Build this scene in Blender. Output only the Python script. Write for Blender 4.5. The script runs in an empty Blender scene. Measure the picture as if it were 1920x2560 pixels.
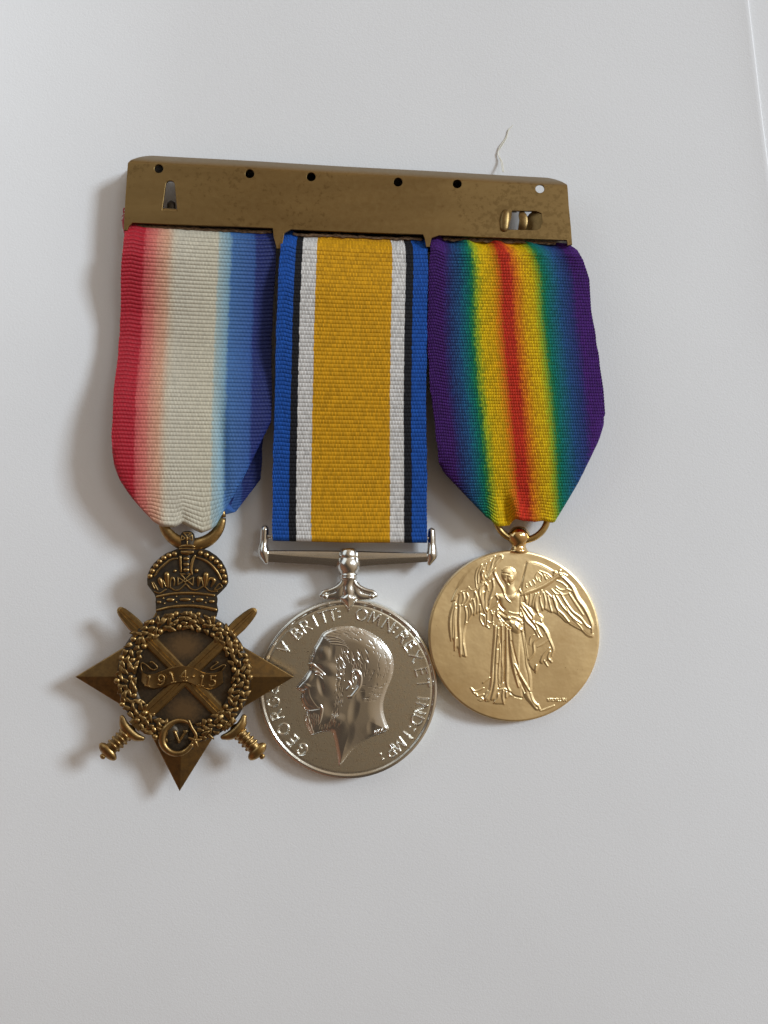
import bpy, bmesh, math, random
import numpy as np
from mathutils import Vector

random.seed(7)
rng = np.random.default_rng(7)
C = bpy.context.scene.collection
sc = bpy.context.scene
sc.unit_settings.system = 'METRIC'
sc.unit_settings.scale_length = 0.01          # 1 unit = 1 cm

# ------------------------------------------------------------------ camera
CAM_H = 17.0          # cm above the paper
K = 0.0083            # cm on the paper per photo pixel
cam_d = bpy.data.cameras.new('camera')
cam = bpy.data.objects.new('camera', cam_d)
C.objects.link(cam)
cam.location = (0, 0, CAM_H)
cam_d.sensor_fit = 'VERTICAL'
cam_d.angle = 2 * math.atan(1280 * K / CAM_H)
cam_d.clip_start = 0.1
cam_d.clip_end = 1000
cam_d.dof.use_dof = True
cam_d.dof.focus_distance = 16.4
cam_d.dof.aperture_fstop = 3.2
sc.camera = cam

# ------------------------------------------------------------------ world + lamps
w = bpy.data.worlds.new('World')
sc.world = w
w.use_nodes = True
nt = w.node_tree
bg = nt.nodes['Background']
tc = nt.nodes.new('ShaderNodeTexCoord')
sx = nt.nodes.new('ShaderNodeSeparateXYZ')
mr = nt.nodes.new('ShaderNodeMapRange')
rp = nt.nodes.new('ShaderNodeValToRGB')
wm = nt.nodes.new('ShaderNodeMapping')
wm.inputs['Rotation'].default_value = (0, 0, math.radians(-36))     # the window side lies a little above the right
nt.links.new(tc.outputs['Generated'], wm.inputs['Vector'])
nt.links.new(wm.outputs[0], sx.inputs[0])
nt.links.new(sx.outputs['X'], mr.inputs['Value'])
mr.inputs['From Min'].default_value = -1
mr.inputs['From Max'].default_value = 1
nt.links.new(mr.outputs[0], rp.inputs[0])
els = rp.color_ramp.elements
WORLD = [(0.0, (0.25, 0.125, 0.075)), (0.12, (0.17, 0.088, 0.055)), (0.23, (0.065, 0.05, 0.038)), (0.36, (0.07, 0.054, 0.04)), (0.47, (0.235, 0.172, 0.108)),
         (0.57, (0.315, 0.236, 0.153)), (0.8, (0.49, 0.39, 0.295)), (1.0, (0.66, 0.565, 0.47))]
while len(els) < len(WORLD):
    els.new(0.5)
for e, (p, c) in zip(els, WORLD):
    e.position = p
    e.color = (*c, 1)
nt.links.new(rp.outputs[0], bg.inputs['Color'])
bg.inputs['Strength'].default_value = 1.0


def area(name, azim, elev, dist, sx_, sy_, power, col, aim=(0, 0, 0.3)):
    d = bpy.data.lights.new(name, 'AREA')
    d.shape = 'RECTANGLE'
    d.size, d.size_y = sx_, sy_
    d.energy = power
    d.color = col
    o = bpy.data.objects.new(name, d)
    C.objects.link(o)
    a, e = math.radians(azim), math.radians(elev)
    v = Vector((math.cos(a) * math.cos(e), math.sin(a) * math.cos(e), math.sin(e)))
    o.location = Vector(aim) + v * dist
    o.rotation_euler = v.to_track_quat('Z', 'Y').to_euler()
    return o


area('window_light', 22, 32, 300, 66, 54, 660000, (0.80, 0.92, 1.02), (-2, 2, 0))
area('second_window_light', 32, 56, 300, 84, 62, 72000, (0.80, 0.92, 1.0), (-2, 2, 0))
area('corner_fill_light', 150, 42, 32, 34, 26, 2600, (0.84, 0.94, 1.0), (-9, 9, 0))  # added fill lamp, brightens the top left of the paper

sc.view_settings.view_transform = 'Standard'
sc.view_settings.look = 'None'
sc.view_settings.exposure = 0
sc.view_settings.gamma = 1


# ------------------------------------------------------------------ helpers
DZ = 0.0      # extra height of the thing being built


def P(px, py, z=0.0):
    """photo pixel of the reference view -> point at height z above the paper (cm)"""
    z = z + DZ
    s = K * (CAM_H - z) / CAM_H
    return ((px - 960) * s, (1280 - py) * s, z)


def PA(X, Y, Z):
    S = K * (CAM_H - Z) / CAM_H
    return np.stack([(X - 960) * S, (1280 - Y) * S, Z + 0 * X], axis=-1)


WL = {}      # world location of each object


def root(name, label, cat, at, group=None):
    o = bpy.data.objects.new(name, None)
    C.objects.link(o)
    o.empty_display_size = 0.2
    o.location = at
    WL[o] = Vector(at)
    o['label'] = label
    o['category'] = cat
    if group:
        o['group'] = group
    return o


def mesh_obj(name, verts, faces, mat, parent=None, smooth=True, sharp=None, uv=None, tris=False):
    verts = np.asarray(verts, dtype=np.float64).reshape(-1, 3)
    c = (verts.max(axis=0) + verts.min(axis=0)) / 2
    me = bpy.data.meshes.new(name)
    v = verts - c
    if isinstance(faces, np.ndarray):
        n = faces.shape[1]
        me.vertices.add(len(v))
        me.vertices.foreach_set('co', v.astype(np.float32).ravel())
        me.loops.add(faces.size)
        me.loops.foreach_set('vertex_index', faces.astype(np.int32).ravel())
        me.polygons.add(len(faces))
        me.polygons.foreach_set('loop_start', np.arange(0, faces.size, n, dtype=np.int32))
        me.update(calc_edges=True)
    else:
        me.from_pydata([tuple(p) for p in v], [], faces)
    me.validate()
    me.polygons.foreach_set('use_smooth', [smooth] * len(me.polygons))
    if sharp:
        me.set_sharp_from_angle(angle=math.radians(sharp))
    if uv is not None:
        l = me.uv_layers.new(name='UVMap')
        idx = np.empty(len(me.loops), dtype=np.int32)
        me.loops.foreach_get('vertex_index', idx)
        l.data.foreach_set('uv', np.asarray(uv, dtype=np.float32)[idx].ravel())
    me.materials.append(mat)
    o = bpy.data.objects.new(name, me)
    C.objects.link(o)
    place(o, c, parent)
    return o


def place(o, world, parent):
    world = Vector(world)
    WL[o] = world
    if parent is not None:
        o.parent = parent
        o.location = world - WL[parent]
    else:
        o.location = world


def copy_part(src, name, world, rot, scale, parent):
    o = src.copy()
    o.name = name
    C.objects.link(o)
    place(o, world, parent)
    o.rotation_euler = rot
    o.scale = scale
    return o


def cat(pts, n=6, closed=False):
    """Catmull-Rom through the points"""
    p = [np.array(q, dtype=float) for q in pts]
    m = len(p)
    out = []
    rngi = range(m if closed else m - 1)
    for i in rngi:
        if closed:
            a, b, c, d = p[i - 1], p[i], p[(i + 1) % m], p[(i + 2) % m]
        else:
            b, c = p[i], p[i + 1]
            a = p[i - 1] if i > 0 else 2 * b - c
            d = p[i + 2] if i + 2 < m else 2 * c - b
        for k in range(n):
            t = k / n
            out.append(0.5 * (2 * b + (c - a) * t + (2 * a - 5 * b + 4 * c - d) * t * t + (3 * b - a - 3 * c + d) * t ** 3))
    if not closed:
        out.append(p[-1])
    return np.array(out)


def frame(x0, y0, s):
    return lambda pts: [(x0 + a / s, y0 + b / s) for a, b in pts]


def chain(pts, sgn):
    return [((p, q), sgn) for p, q in zip(pts[:-1], pts[1:])]


def sm(a, b, x):
    t = np.clip((x - a) / (b - a), 0, 1)
    return t * t * (3 - 2 * t)


class MB:
    """collects px/cm shapes into one mesh"""
    def __init__(self):
        self.v, self.f = [], []

    def add(self, v, f):
        o = len(self.v)
        self.v += [tuple(q) for q in v]
        self.f += [tuple(i + o for i in q) for q in f]

    def tube(self, pts, z, r, flat=1.0, n=8, smooth=4, cap=True, lo=-1.0):
        """tube along photo-pixel points, r in px; flat squashes it in height"""
        pts = np.array(pts, dtype=float)
        m0 = len(pts)
        zz = np.full(m0, z, dtype=float) if np.isscalar(z) else np.array(z, dtype=float)
        rr = np.full(m0, r, dtype=float) if np.isscalar(r) else np.array(r, dtype=float)
        q = np.column_stack([pts, zz, rr])
        if smooth and m0 > 2:
            q = cat(q, smooth)
        d = np.gradient(q[:, :2], axis=0)
        d /= np.linalg.norm(d, axis=1)[:, None] + 1e-9
        rows = [(q[i], d[i], 1.0, 0.0) for i in range(len(q))]
        if cap:
            rows = ([(q[0], d[0], math.cos(a), -math.sin(a)) for a in (1.45, 1.0, 0.5)] + rows +
                    [(q[-1], d[-1], math.cos(a), math.sin(a)) for a in (0.5, 1.0, 1.45)])
        ang = np.linspace(0, 2 * math.pi, n, endpoint=False)
        v, f = [], []
        for (p, dd, s, off) in rows:
            R = p[3]
            bx, by = p[0] + dd[0] * R * off, p[1] + dd[1] * R * off
            for a in ang:
                ca, sa = math.cos(a) * R * s, max(math.sin(a), lo) * R * s
                v.append(P(bx - dd[1] * ca, by + dd[0] * ca, p[2] + sa * K * flat))
        for i in range(len(rows) - 1):
            for j in range(n):
                f.append((i * n + j, (i + 1) * n + j, (i + 1) * n + (j + 1) % n, i * n + (j + 1) % n))
        f.append(tuple(range(n)))
        f.append(tuple((len(rows) - 1) * n + j for j in reversed(range(n))))
        self.add(v, f)
        return self

    def ell(self, x, y, z, rx, ry, rz, ang=0, nu=12, nv=7):
        """ellipsoid, rx ry in px, rz in cm, ang degrees (photo sense)"""
        ca, sa = math.cos(math.radians(ang)), math.sin(math.radians(ang))
        v = [P(x, y, z + rz)]
        for i in range(1, nv):
            t = math.pi * i / nv
            for j in range(nu):
                a = 2 * math.pi * j / nu
                ex, ey = rx * math.sin(t) * math.cos(a), ry * math.sin(t) * math.sin(a)
                v.append(P(x + ex * ca - ey * sa, y + ex * sa + ey * ca, z + rz * math.cos(t)))
        v.append(P(x, y, z - rz))
        f = [(0, 1 + (j + 1) % nu, 1 + j) for j in range(nu)]
        for i in range(nv - 2):
            for j in range(nu):
                a, b = 1 + i * nu + j, 1 + i * nu + (j + 1) % nu
                f.append((a, b, b + nu, a + nu))
        l = len(v) - 1
        f += [(l, 1 + (nv - 2) * nu + j, 1 + (nv - 2) * nu + (j + 1) % nu) for j in range(nu)]
        self.add(v, f)
        return self

    def prism(self, poly, z0, z1, bev=2.0, grow=0.0):
        """outline extruded from z0 to z1 with a rounded upper edge (bev px); grow widens the foot"""
        p = np.array(poly, dtype=float)
        area2 = np.sum(p[:, 0] * np.roll(p[:, 1], -1) - np.roll(p[:, 0], -1) * p[:, 1])
        if area2 > 0:
            p = p[::-1]
        e = np.roll(p, -1, 0) - p
        e /= np.linalg.norm(e, axis=1)[:, None] + 1e-9
        nn = np.stack([-e[:, 1], e[:, 0]], 1)          # inward normal in photo sense
        m = nn + np.roll(nn, 1, 0)
        l2 = np.sum(m * m, 1)[:, None]
        m = 2 * m / np.maximum(l2, 0.8)
        n = len(p)
        bz = min(bev * K, (z1 - z0) * 0.6)
        rows = [(z0, -grow), (z1 - bz, 0), (z1 - bz * 0.4, bev * 0.2), (z1 - bz * 0.1, bev * 0.55), (z1, bev)]
        v, f = [], []
        for z, off in rows:
            q = p + m * off
            v += [P(a, b, z) for a, b in q]
        for i in range(len(rows) - 1):
            for j in range(n):
                f.append((i * n + j, i * n + (j + 1) % n, (i + 1) * n + (j + 1) % n, (i + 1) * n + j))
        f.append(tuple((len(rows) - 1) * n + j for j in range(n)))
        f.append(tuple(reversed(range(n))))
        self.add(v, f)
        return self

    def lathe(self, cx, cz, prof, n=24, axis=(0, 1), cy=0, flat=1.0):
        """turned shape; prof = [(along px, radius px)]; axis = direction in the photo plane"""
        ax = np.array(axis, dtype=float)
        ax /= np.linalg.norm(ax)
        pr = np.array([-ax[1], ax[0]])
        v, f = [], []
        for (t, r) in prof:
            for j in range(n):
                a = 2 * math.pi * j / n
                q = ax * t + pr * r * math.cos(a)
                v.append(P(cx + q[0], cy + q[1], cz + r * K * flat * math.sin(a)))
        for i in range(len(prof) - 1):
            for j in range(n):
                f.append((i * n + j, i * n + (j + 1) % n, (i + 1) * n + (j + 1) % n, (i + 1) * n + j))
        f.append(tuple(reversed(range(n))))
        f.append(tuple((len(prof) - 1) * n + j for j in range(n)))
        self.add(v, f)
        return self

    def build(self, name, mat, parent=None, smooth=True, sharp=None):
        o = mesh_obj(name, self.v, self.f, mat, parent, smooth, sharp)
        bm = bmesh.new()
        bm.from_mesh(o.data)
        bmesh.ops.recalc_face_normals(bm, faces=bm.faces)
        bm.to_mesh(o.data)
        bm.free()
        return o


# ------------------------------------------------------------------ materials
def new_mat(name):
    m = bpy.data.materials.new(name)
    m.use_nodes = True
    t = m.node_tree
    return m, t, t.nodes['Principled BSDF']


def N(t, kind, **kw):
    n = t.nodes.new(kind)
    for k, v in kw.items():
        if k in n.inputs:
            n.inputs[k].default_value = v
        else:
            setattr(n, k, v)
    return n


def mapped_noise(t, scale, detail=4, stretch=(1, 1, 1), rough=0.5):
    tcn = N(t, 'ShaderNodeTexCoord')
    geo = N(t, 'ShaderNodeNewGeometry')
    mp = N(t, 'ShaderNodeMapping')
    mp.inputs['Scale'].default_value = stretch
    t.links.new(geo.outputs['Position'], mp.inputs['Vector'])
    nz = N(t, 'ShaderNodeTexNoise')
    nz.inputs['Scale'].default_value = scale
    nz.inputs['Detail'].default_value = detail
    nz.inputs['Roughness'].default_value = rough
    t.links.new(mp.outputs[0], nz.inputs['Vector'])
    return nz


def ramp(t, src, stops):
    r = N(t, 'ShaderNodeValToRGB')
    e = r.color_ramp.elements
    while len(e) < len(stops):
        e.new(0.5)
    for q, (p, c) in zip(e, stops):
        q.position = p
        q.color = (*c, 1) if len(c) == 3 else c
    t.links.new(src, r.inputs[0])
    return r


def bump(t, b, src, strength, dist):
    n = N(t, 'ShaderNodeBump')
    n.inputs['Strength'].default_value = strength
    n.inputs['Distance'].default_value = dist
    t.links.new(src, n.inputs['Height'])
    t.links.new(n.outputs[0], b.inputs['Normal'])
    return n


def metal(name, c0, c1, rough, scale=6, bscale=60, bstr=0.2, bdist=0.002, metallic=1.0, stretch=(1, 1, 1), spots=None, mid=(0.35, 0.65)):
    m, t, b = new_mat(name)
    nz = mapped_noise(t, scale, 5, stretch, 0.6)
    r = ramp(t, nz.outputs['Fac'], [(mid[0], c0), (mid[1], c1)])
    col = r.outputs[0]
    if spots:
        ns = mapped_noise(t, spots[0], 2, (1, 1, 1), 0.5)
        rs = ramp(t, ns.outputs['Fac'], [(spots[1], (0, 0, 0)), (spots[1] + 0.04, (1, 1, 1))])
        mx = N(t, 'ShaderNodeMix', data_type='RGBA')
        t.links.new(rs.outputs[0], mx.inputs['Factor'])
        t.links.new(col, mx.inputs['A'])
        mx.inputs['B'].default_value = (*spots[2], 1)
        col = mx.outputs['Result']
    t.links.new(col, b.inputs['Base Color'])
    b.inputs['Metallic'].default_value = metallic
    rr = ramp(t, nz.outputs['Fac'], [(0.3, (rough * 1.25,) * 3), (0.7, (rough * 0.8,) * 3)])
    t.links.new(rr.outputs[0], b.inputs['Roughness'])
    nb = mapped_noise(t, bscale, 3, stretch, 0.6)
    bump(t, b, nb.outputs['Fac'], bstr, bdist)
    return m


M = {}
M['bronze'] = metal('bronze_rubbed', (0.26, 0.165, 0.068), (0.50, 0.33, 0.13), 0.36, 9, 45, 0.35, 0.004)
M['bronze_mid'] = metal('bronze_satin', (0.18, 0.112, 0.048), (0.35, 0.222, 0.088), 0.38, 7, 50, 0.3, 0.004)
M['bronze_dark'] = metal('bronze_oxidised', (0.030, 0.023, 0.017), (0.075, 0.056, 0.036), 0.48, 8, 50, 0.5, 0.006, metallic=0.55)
M['silver_field'] = metal('silver_matte', (0.70, 0.655, 0.53), (0.88, 0.83, 0.70), 0.30, 10, 34, 0.4, 0.006, spots=(30, 0.68, (0.2, 0.18, 0.15)))
M['silver'] = metal('silver_polished', (0.76, 0.745, 0.70), (0.83, 0.815, 0.77), 0.21, 3, 30, 0.06, 0.004)
M['silver_bar'] = metal('silver_worn', (0.56, 0.545, 0.51), (0.74, 0.72, 0.68), 0.24, 5, 25, 0.3, 0.005, stretch=(0.4, 3, 3))
M['gold'] = metal('gilt_satin', (0.90, 0.685, 0.365), (1.0, 0.81, 0.48), 0.36, 1.5, 2.4, 0.3, 0.03, spots=(26, 0.735, (0.30, 0.19, 0.09)))
M['gold_bright'] = metal('gilt_polished', (0.74, 0.50, 0.22), (0.84, 0.60, 0.30), 0.14, 4, 20, 0.1, 0.004)
M['gold_ring'] = metal('gilt_wire', (0.42, 0.29, 0.11), (0.60, 0.43, 0.18), 0.26, 6, 30, 0.2, 0.004)


def brass_mat():
    m, t, b = new_mat('brass_tarnished')
    n1 = mapped_noise(t, 1.3, 6, (0.5, 2.2, 1), 0.65)
    r1 = ramp(t, n1.outputs['Fac'], [(0.3, (0.245, 0.160, 0.064)), (0.7, (0.295, 0.197, 0.080))])
    n2 = mapped_noise(t, 9, 4, (1, 1, 1), 0.7)
    n3 = mapped_noise(t, 0.55, 2, (1, 1, 1), 0.5)
    ad = N(t, 'ShaderNodeMath', operation='MULTIPLY')
    t.links.new(n2.outputs['Fac'], ad.inputs[0])
    t.links.new(n3.outputs['Fac'], ad.inputs[1])
    r2 = ramp(t, ad.outputs[0], [(0.315, (0, 0, 0)), (0.36, (0.28, 0.28, 0.28))])
    mx = N(t, 'ShaderNodeMix', data_type='RGBA')
    t.links.new(r2.outputs[0], mx.inputs['Factor'])
    t.links.new(r1.outputs[0], mx.inputs['A'])
    mx.inputs['B'].default_value = (0.09, 0.055, 0.02, 1)
    # paler strip painted along the turned-over top edge in place of its reflection
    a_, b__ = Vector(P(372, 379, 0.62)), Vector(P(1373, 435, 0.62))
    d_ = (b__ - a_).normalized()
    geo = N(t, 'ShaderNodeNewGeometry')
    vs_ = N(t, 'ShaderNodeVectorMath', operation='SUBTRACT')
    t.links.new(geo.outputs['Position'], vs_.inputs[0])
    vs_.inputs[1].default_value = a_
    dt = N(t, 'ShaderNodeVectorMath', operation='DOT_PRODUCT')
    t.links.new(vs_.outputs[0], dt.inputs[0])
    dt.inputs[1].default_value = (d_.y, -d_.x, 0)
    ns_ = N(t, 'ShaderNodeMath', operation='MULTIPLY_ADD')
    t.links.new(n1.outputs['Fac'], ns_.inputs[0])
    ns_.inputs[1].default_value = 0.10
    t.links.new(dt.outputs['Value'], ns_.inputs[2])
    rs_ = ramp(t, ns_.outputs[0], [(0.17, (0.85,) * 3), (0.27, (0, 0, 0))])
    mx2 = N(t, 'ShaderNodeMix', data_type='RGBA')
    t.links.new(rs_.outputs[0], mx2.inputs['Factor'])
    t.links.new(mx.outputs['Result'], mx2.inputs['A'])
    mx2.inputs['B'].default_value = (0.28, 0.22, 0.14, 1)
    t.links.new(mx2.outputs['Result'], b.inputs['Base Color'])
    b.inputs['Metallic'].default_value = 0.92
    rr = ramp(t, n2.outputs['Fac'], [(0.3, (0.46,) * 3), (0.7, (0.34,) * 3)])
    t.links.new(rr.outputs[0], b.inputs['Roughness'])
    nb = mapped_noise(t, 30, 4, (0.12, 3, 1), 0.65)
    bump(t, b, nb.outputs['Fac'], 0.3, 0.003)
    return m


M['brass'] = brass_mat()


def paper_mat(name, col):
    m, t, b = new_mat(name)
    n1 = mapped_noise(t, 0.35, 3)
    r1 = ramp(t, n1.outputs['Fac'], [(0.3, tuple(c * 0.975 for c in col)), (0.7, col)])
    t.links.new(r1.outputs[0], b.inputs['Base Color'])
    b.inputs['Roughness'].default_value = 0.75
    b.inputs['Specular IOR Level'].default_value = 0.25
    n2 = mapped_noise(t, 24, 5, (1, 1, 1), 0.7)
    bump(t, b, n2.outputs['Fac'], 0.45, 0.012)
    return m


M['paper'] = paper_mat('paper_white', (0.80, 0.80, 0.815))
M['paper_edge'] = paper_mat('paper_bright', (0.86, 0.86, 0.88))


def cloth_mat(name, stops, threads=95, interp='LINEAR', jit=0.006, val=(0.72, 1.12), sheen=(0.7, 0.22)):
    m, t, b = new_mat(name)
    uv = N(t, 'ShaderNodeUVMap')
    uv.uv_map = 'UVMap'
    s = N(t, 'ShaderNodeSeparateXYZ')
    t.links.new(uv.outputs[0], s.inputs[0])

    def math_(op, a, bb=None):
        n = N(t, 'ShaderNodeMath', operation=op)
        for i, q in enumerate((a, bb)):
            if q is None:
                continue
            if hasattr(q, 'links'):
                t.links.new(q, n.inputs[i])
            else:
                n.inputs[i].default_value = q
        return n.outputs[0]
    tu = math_('MULTIPLY', s.outputs['X'], threads)
    half = math_('MULTIPLY', math_('FLOOR', s.outputs['Y']), 0.37)
    cu = math_('FLOOR', math_('ADD', tu, half))
    cv = math_('FLOOR', s.outputs['Y'])
    cx = N(t, 'ShaderNodeCombineXYZ')
    t.links.new(cu, cx.inputs[0])
    t.links.new(cv, cx.inputs[1])
    wn = N(t, 'ShaderNodeTexWhiteNoise', noise_dimensions='2D')
    t.links.new(cx.outputs[0], wn.inputs['Vector'])
    j = math_('MULTIPLY', math_('SUBTRACT', wn.outputs['Value'], 0.5), jit * 2)
    uu = math_('ADD', s.outputs['X'], j)
    r = ramp(t, uu, stops)
    r.color_ramp.interpolation = interp
    mr_ = N(t, 'ShaderNodeMapRange')
    t.links.new(wn.outputs['Value'], mr_.inputs['Value'])
    mr_.inputs['To Min'].default_value = val[0]
    mr_.inputs['To Max'].default_value = val[1]
    mx = N(t, 'ShaderNodeMix', data_type='RGBA', blend_type='MULTIPLY')
    mx.inputs['Factor'].default_value = 1
    t.links.new(r.outputs[0], mx.inputs['A'])
    t.links.new(mr_.outputs[0], mx.inputs['B'])
    t.links.new(mx.outputs['Result'], b.inputs['Base Color'])
    b.inputs['Roughness'].default_value = sheen[0]
    b.inputs['Specular IOR Level'].default_value = sheen[1]
    # twill of the single threads lying in each rib
    sn = math_('SINE', math_('MULTIPLY', math_('ADD', tu, half), 2 * math.pi))
    bump(t, b, sn, 0.9, 0.004)
    return m


S1 = [(0.0, (0.46, 0.012, 0.028)), (0.135, (0.46, 0.012, 0.028)), (0.15, (0.60, 0.10, 0.10)), (0.215, (0.66, 0.20, 0.155)), (0.225, (0.66, 0.26, 0.19)),
      (0.29, (0.68, 0.38, 0.25)), (0.335, (0.64, 0.55, 0.42)), (0.37, (0.62, 0.57, 0.46)), (0.62, (0.62, 0.57, 0.44)), (0.635, (0.40, 0.50, 0.50)),
      (0.70, (0.22, 0.38, 0.50)), (0.72, (0.060, 0.165, 0.40)), (0.86, (0.032, 0.10, 0.33)), (0.88, (0.014, 0.028, 0.17)), (1.0, (0.010, 0.018, 0.12))]
S2 = [(0.0, (0.008, 0.075, 0.36)), (0.104, (0.010, 0.010, 0.013)), (0.149, (0.66, 0.64, 0.62)), (0.248, (0.64, 0.32, 0.006)),
      (0.76, (0.66, 0.64, 0.62)), (0.851, (0.010, 0.010, 0.013)), (0.901, (0.008, 0.075, 0.36))]
S3 = [(0.0, (0.05, 0.008, 0.12)), (0.09, (0.05, 0.009, 0.125)), (0.13, (0.022, 0.03, 0.145)), (0.19, (0.014, 0.08, 0.20)), (0.225, (0.006, 0.13, 0.17)), (0.255, (0.0, 0.16, 0.11)),
      (0.275, (0.02, 0.20, 0.05)), (0.30, (0.30, 0.40, 0.015)), (0.335, (0.66, 0.45, 0.0)), (0.40, (0.68, 0.37, 0.0)), (0.44, (0.66, 0.17, 0.004)), (0.465, (0.52, 0.028, 0.008)),
      (0.515, (0.52, 0.028, 0.008)), (0.55, (0.66, 0.17, 0.004)), (0.60, (0.68, 0.37, 0.0)), (0.65, (0.66, 0.45, 0.0)), (0.685, (0.28, 0.38, 0.015)), (0.71, (0.015, 0.20, 0.06)),
      (0.735, (0.0, 0.16, 0.12)), (0.775, (0.008, 0.12, 0.17)), (0.82, (0.014, 0.07, 0.20)), (0.88, (0.022, 0.032, 0.16)), (0.92, (0.055, 0.009, 0.14)), (1.0, (0.055, 0.008, 0.135))]
M['cloth_star'] = cloth_mat('ribbon_red_white_blue', S1, 110, jit=0.006, val=(0.90, 1.06), sheen=(0.5, 0.32))
M['cloth_silver'] = cloth_mat('ribbon_orange_centre', S2, 100, 'CONSTANT', 0.002, (0.80, 1.14))
M['cloth_gold'] = cloth_mat('ribbon_rainbow', S3, 100, jit=0.008, val=(0.76, 1.16))
m_, t_, b_ = new_mat('thread_white')
b_.inputs['Base Color'].default_value = (0.75, 0.72, 0.62, 1)
M['thread'] = m_
m_, t_, b_ = new_mat('thread_red')
b_.inputs['Base Color'].default_value = (0.5, 0.03, 0.06, 1)
M['red'] = m_
m_, t_, b_ = new_mat('hem_tape_brown')
nz_ = mapped_noise(t_, 14, 4, (1, 3, 1))
r_ = ramp(t_, nz_.outputs['Fac'], [(0.35, (0.05, 0.028, 0.014)), (0.7, (0.28, 0.17, 0.09))])
t_.links.new(r_.outputs[0], b_.inputs['Base Color'])
b_.inputs['Roughness'].default_value = 0.9
M['tape'] = m_

# ------------------------------------------------------------------ the surface
def sheet(name, x0, y0, x1, y1, nx, ny, zf, mat, thick=None, edge=None):
    xs, ys = np.linspace(x0, x1, nx), np.linspace(y0, y1, ny)
    X, Y = np.meshgrid(xs, ys)
    Z = zf(X, Y)
    i = np.arange((ny - 1) * nx).reshape(ny - 1, nx)[:, :-1].ravel()
    f = np.stack([i, i + 1, i + nx + 1, i + nx], 1)
    return mesh_obj(name, np.stack([X, Y, Z], -1).reshape(-1, 3), f, mat)


def paper_z(X, Y):
    return (0.012 * np.sin(X * 0.35 + 1) * np.sin(Y * 0.28) - 0.015 - 0.0045 * np.clip(X - 3, 0, 12) ** 2 - 0.006 * np.clip(-Y - 4.5, 0, 10) ** 2
            + 0.033 * np.clip(-X - 4.0, 0, 9) ** 2 * sm(-5, 10, Y))


def right_edge(y):
    e = np.array([P(1843, -260)[:2], P(1858, -140)[:2], P(1873, 0)[:2], P(1890, 140)[:2], P(1908, 290)[:2], P(1921, 390)[:2], P(1950, 620)[:2], P(1990, 900)[:2], P(2060, 1400)[:2], P(2150, 2000)[:2], P(2250, 2700)[:2]])[::-1]
    return np.interp(y, e[:, 1], e[:, 0])


def top_sheet():
    # the large sheet under the medals; its right edge lifts a little and shows its cut
    ys = np.linspace(-13, 13, 131)
    us = np.concatenate([np.linspace(0, 0.85, 60), np.linspace(0.855, 1, 40)])
    U, Y = np.meshgrid(us, ys)
    XR = right_edge(Y)
    X = -13 + (XR + 13) * U
    Z = paper_z(X, Y) + 0.045 * np.exp(-(XR - X) / 0.42)
    cols = [np.stack([X, Y, Z], -1)]
    for dx, dz in ((0.010, -0.003), (0.030, -0.022), (0.031, -0.09)):
        cols.append(np.stack([X[:, -1:] + dx, Y[:, -1:], Z[:, -1:] + dz], -1))
    G = np.concatenate(cols, 1)
    nr_, nc_ = G.shape[:2]
    i = np.arange((nr_ - 1) * nc_).reshape(nr_ - 1, nc_)[:, :-1].ravel()
    return mesh_obj('paper', G.reshape(-1, 3), np.stack([i, i + 1, i + nc_ + 1, i + nc_], 1), M['paper'])


paper = top_sheet()
paper['kind'] = 'structure'
under = sheet('paper_sheet', 5.5, -40, 45, 40, 80, 81, lambda X, Y: paper_z(np.minimum(X, 9), Y) - 0.05 + 0.02 * np.clip(X - 7, 0, 3), M['paper'])
under['label'] = 'second white paper sheet showing past the edge in the top right corner'
under['category'] = 'paper'

# ------------------------------------------------------------------ mounting bar
BZ = 0.64


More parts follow.
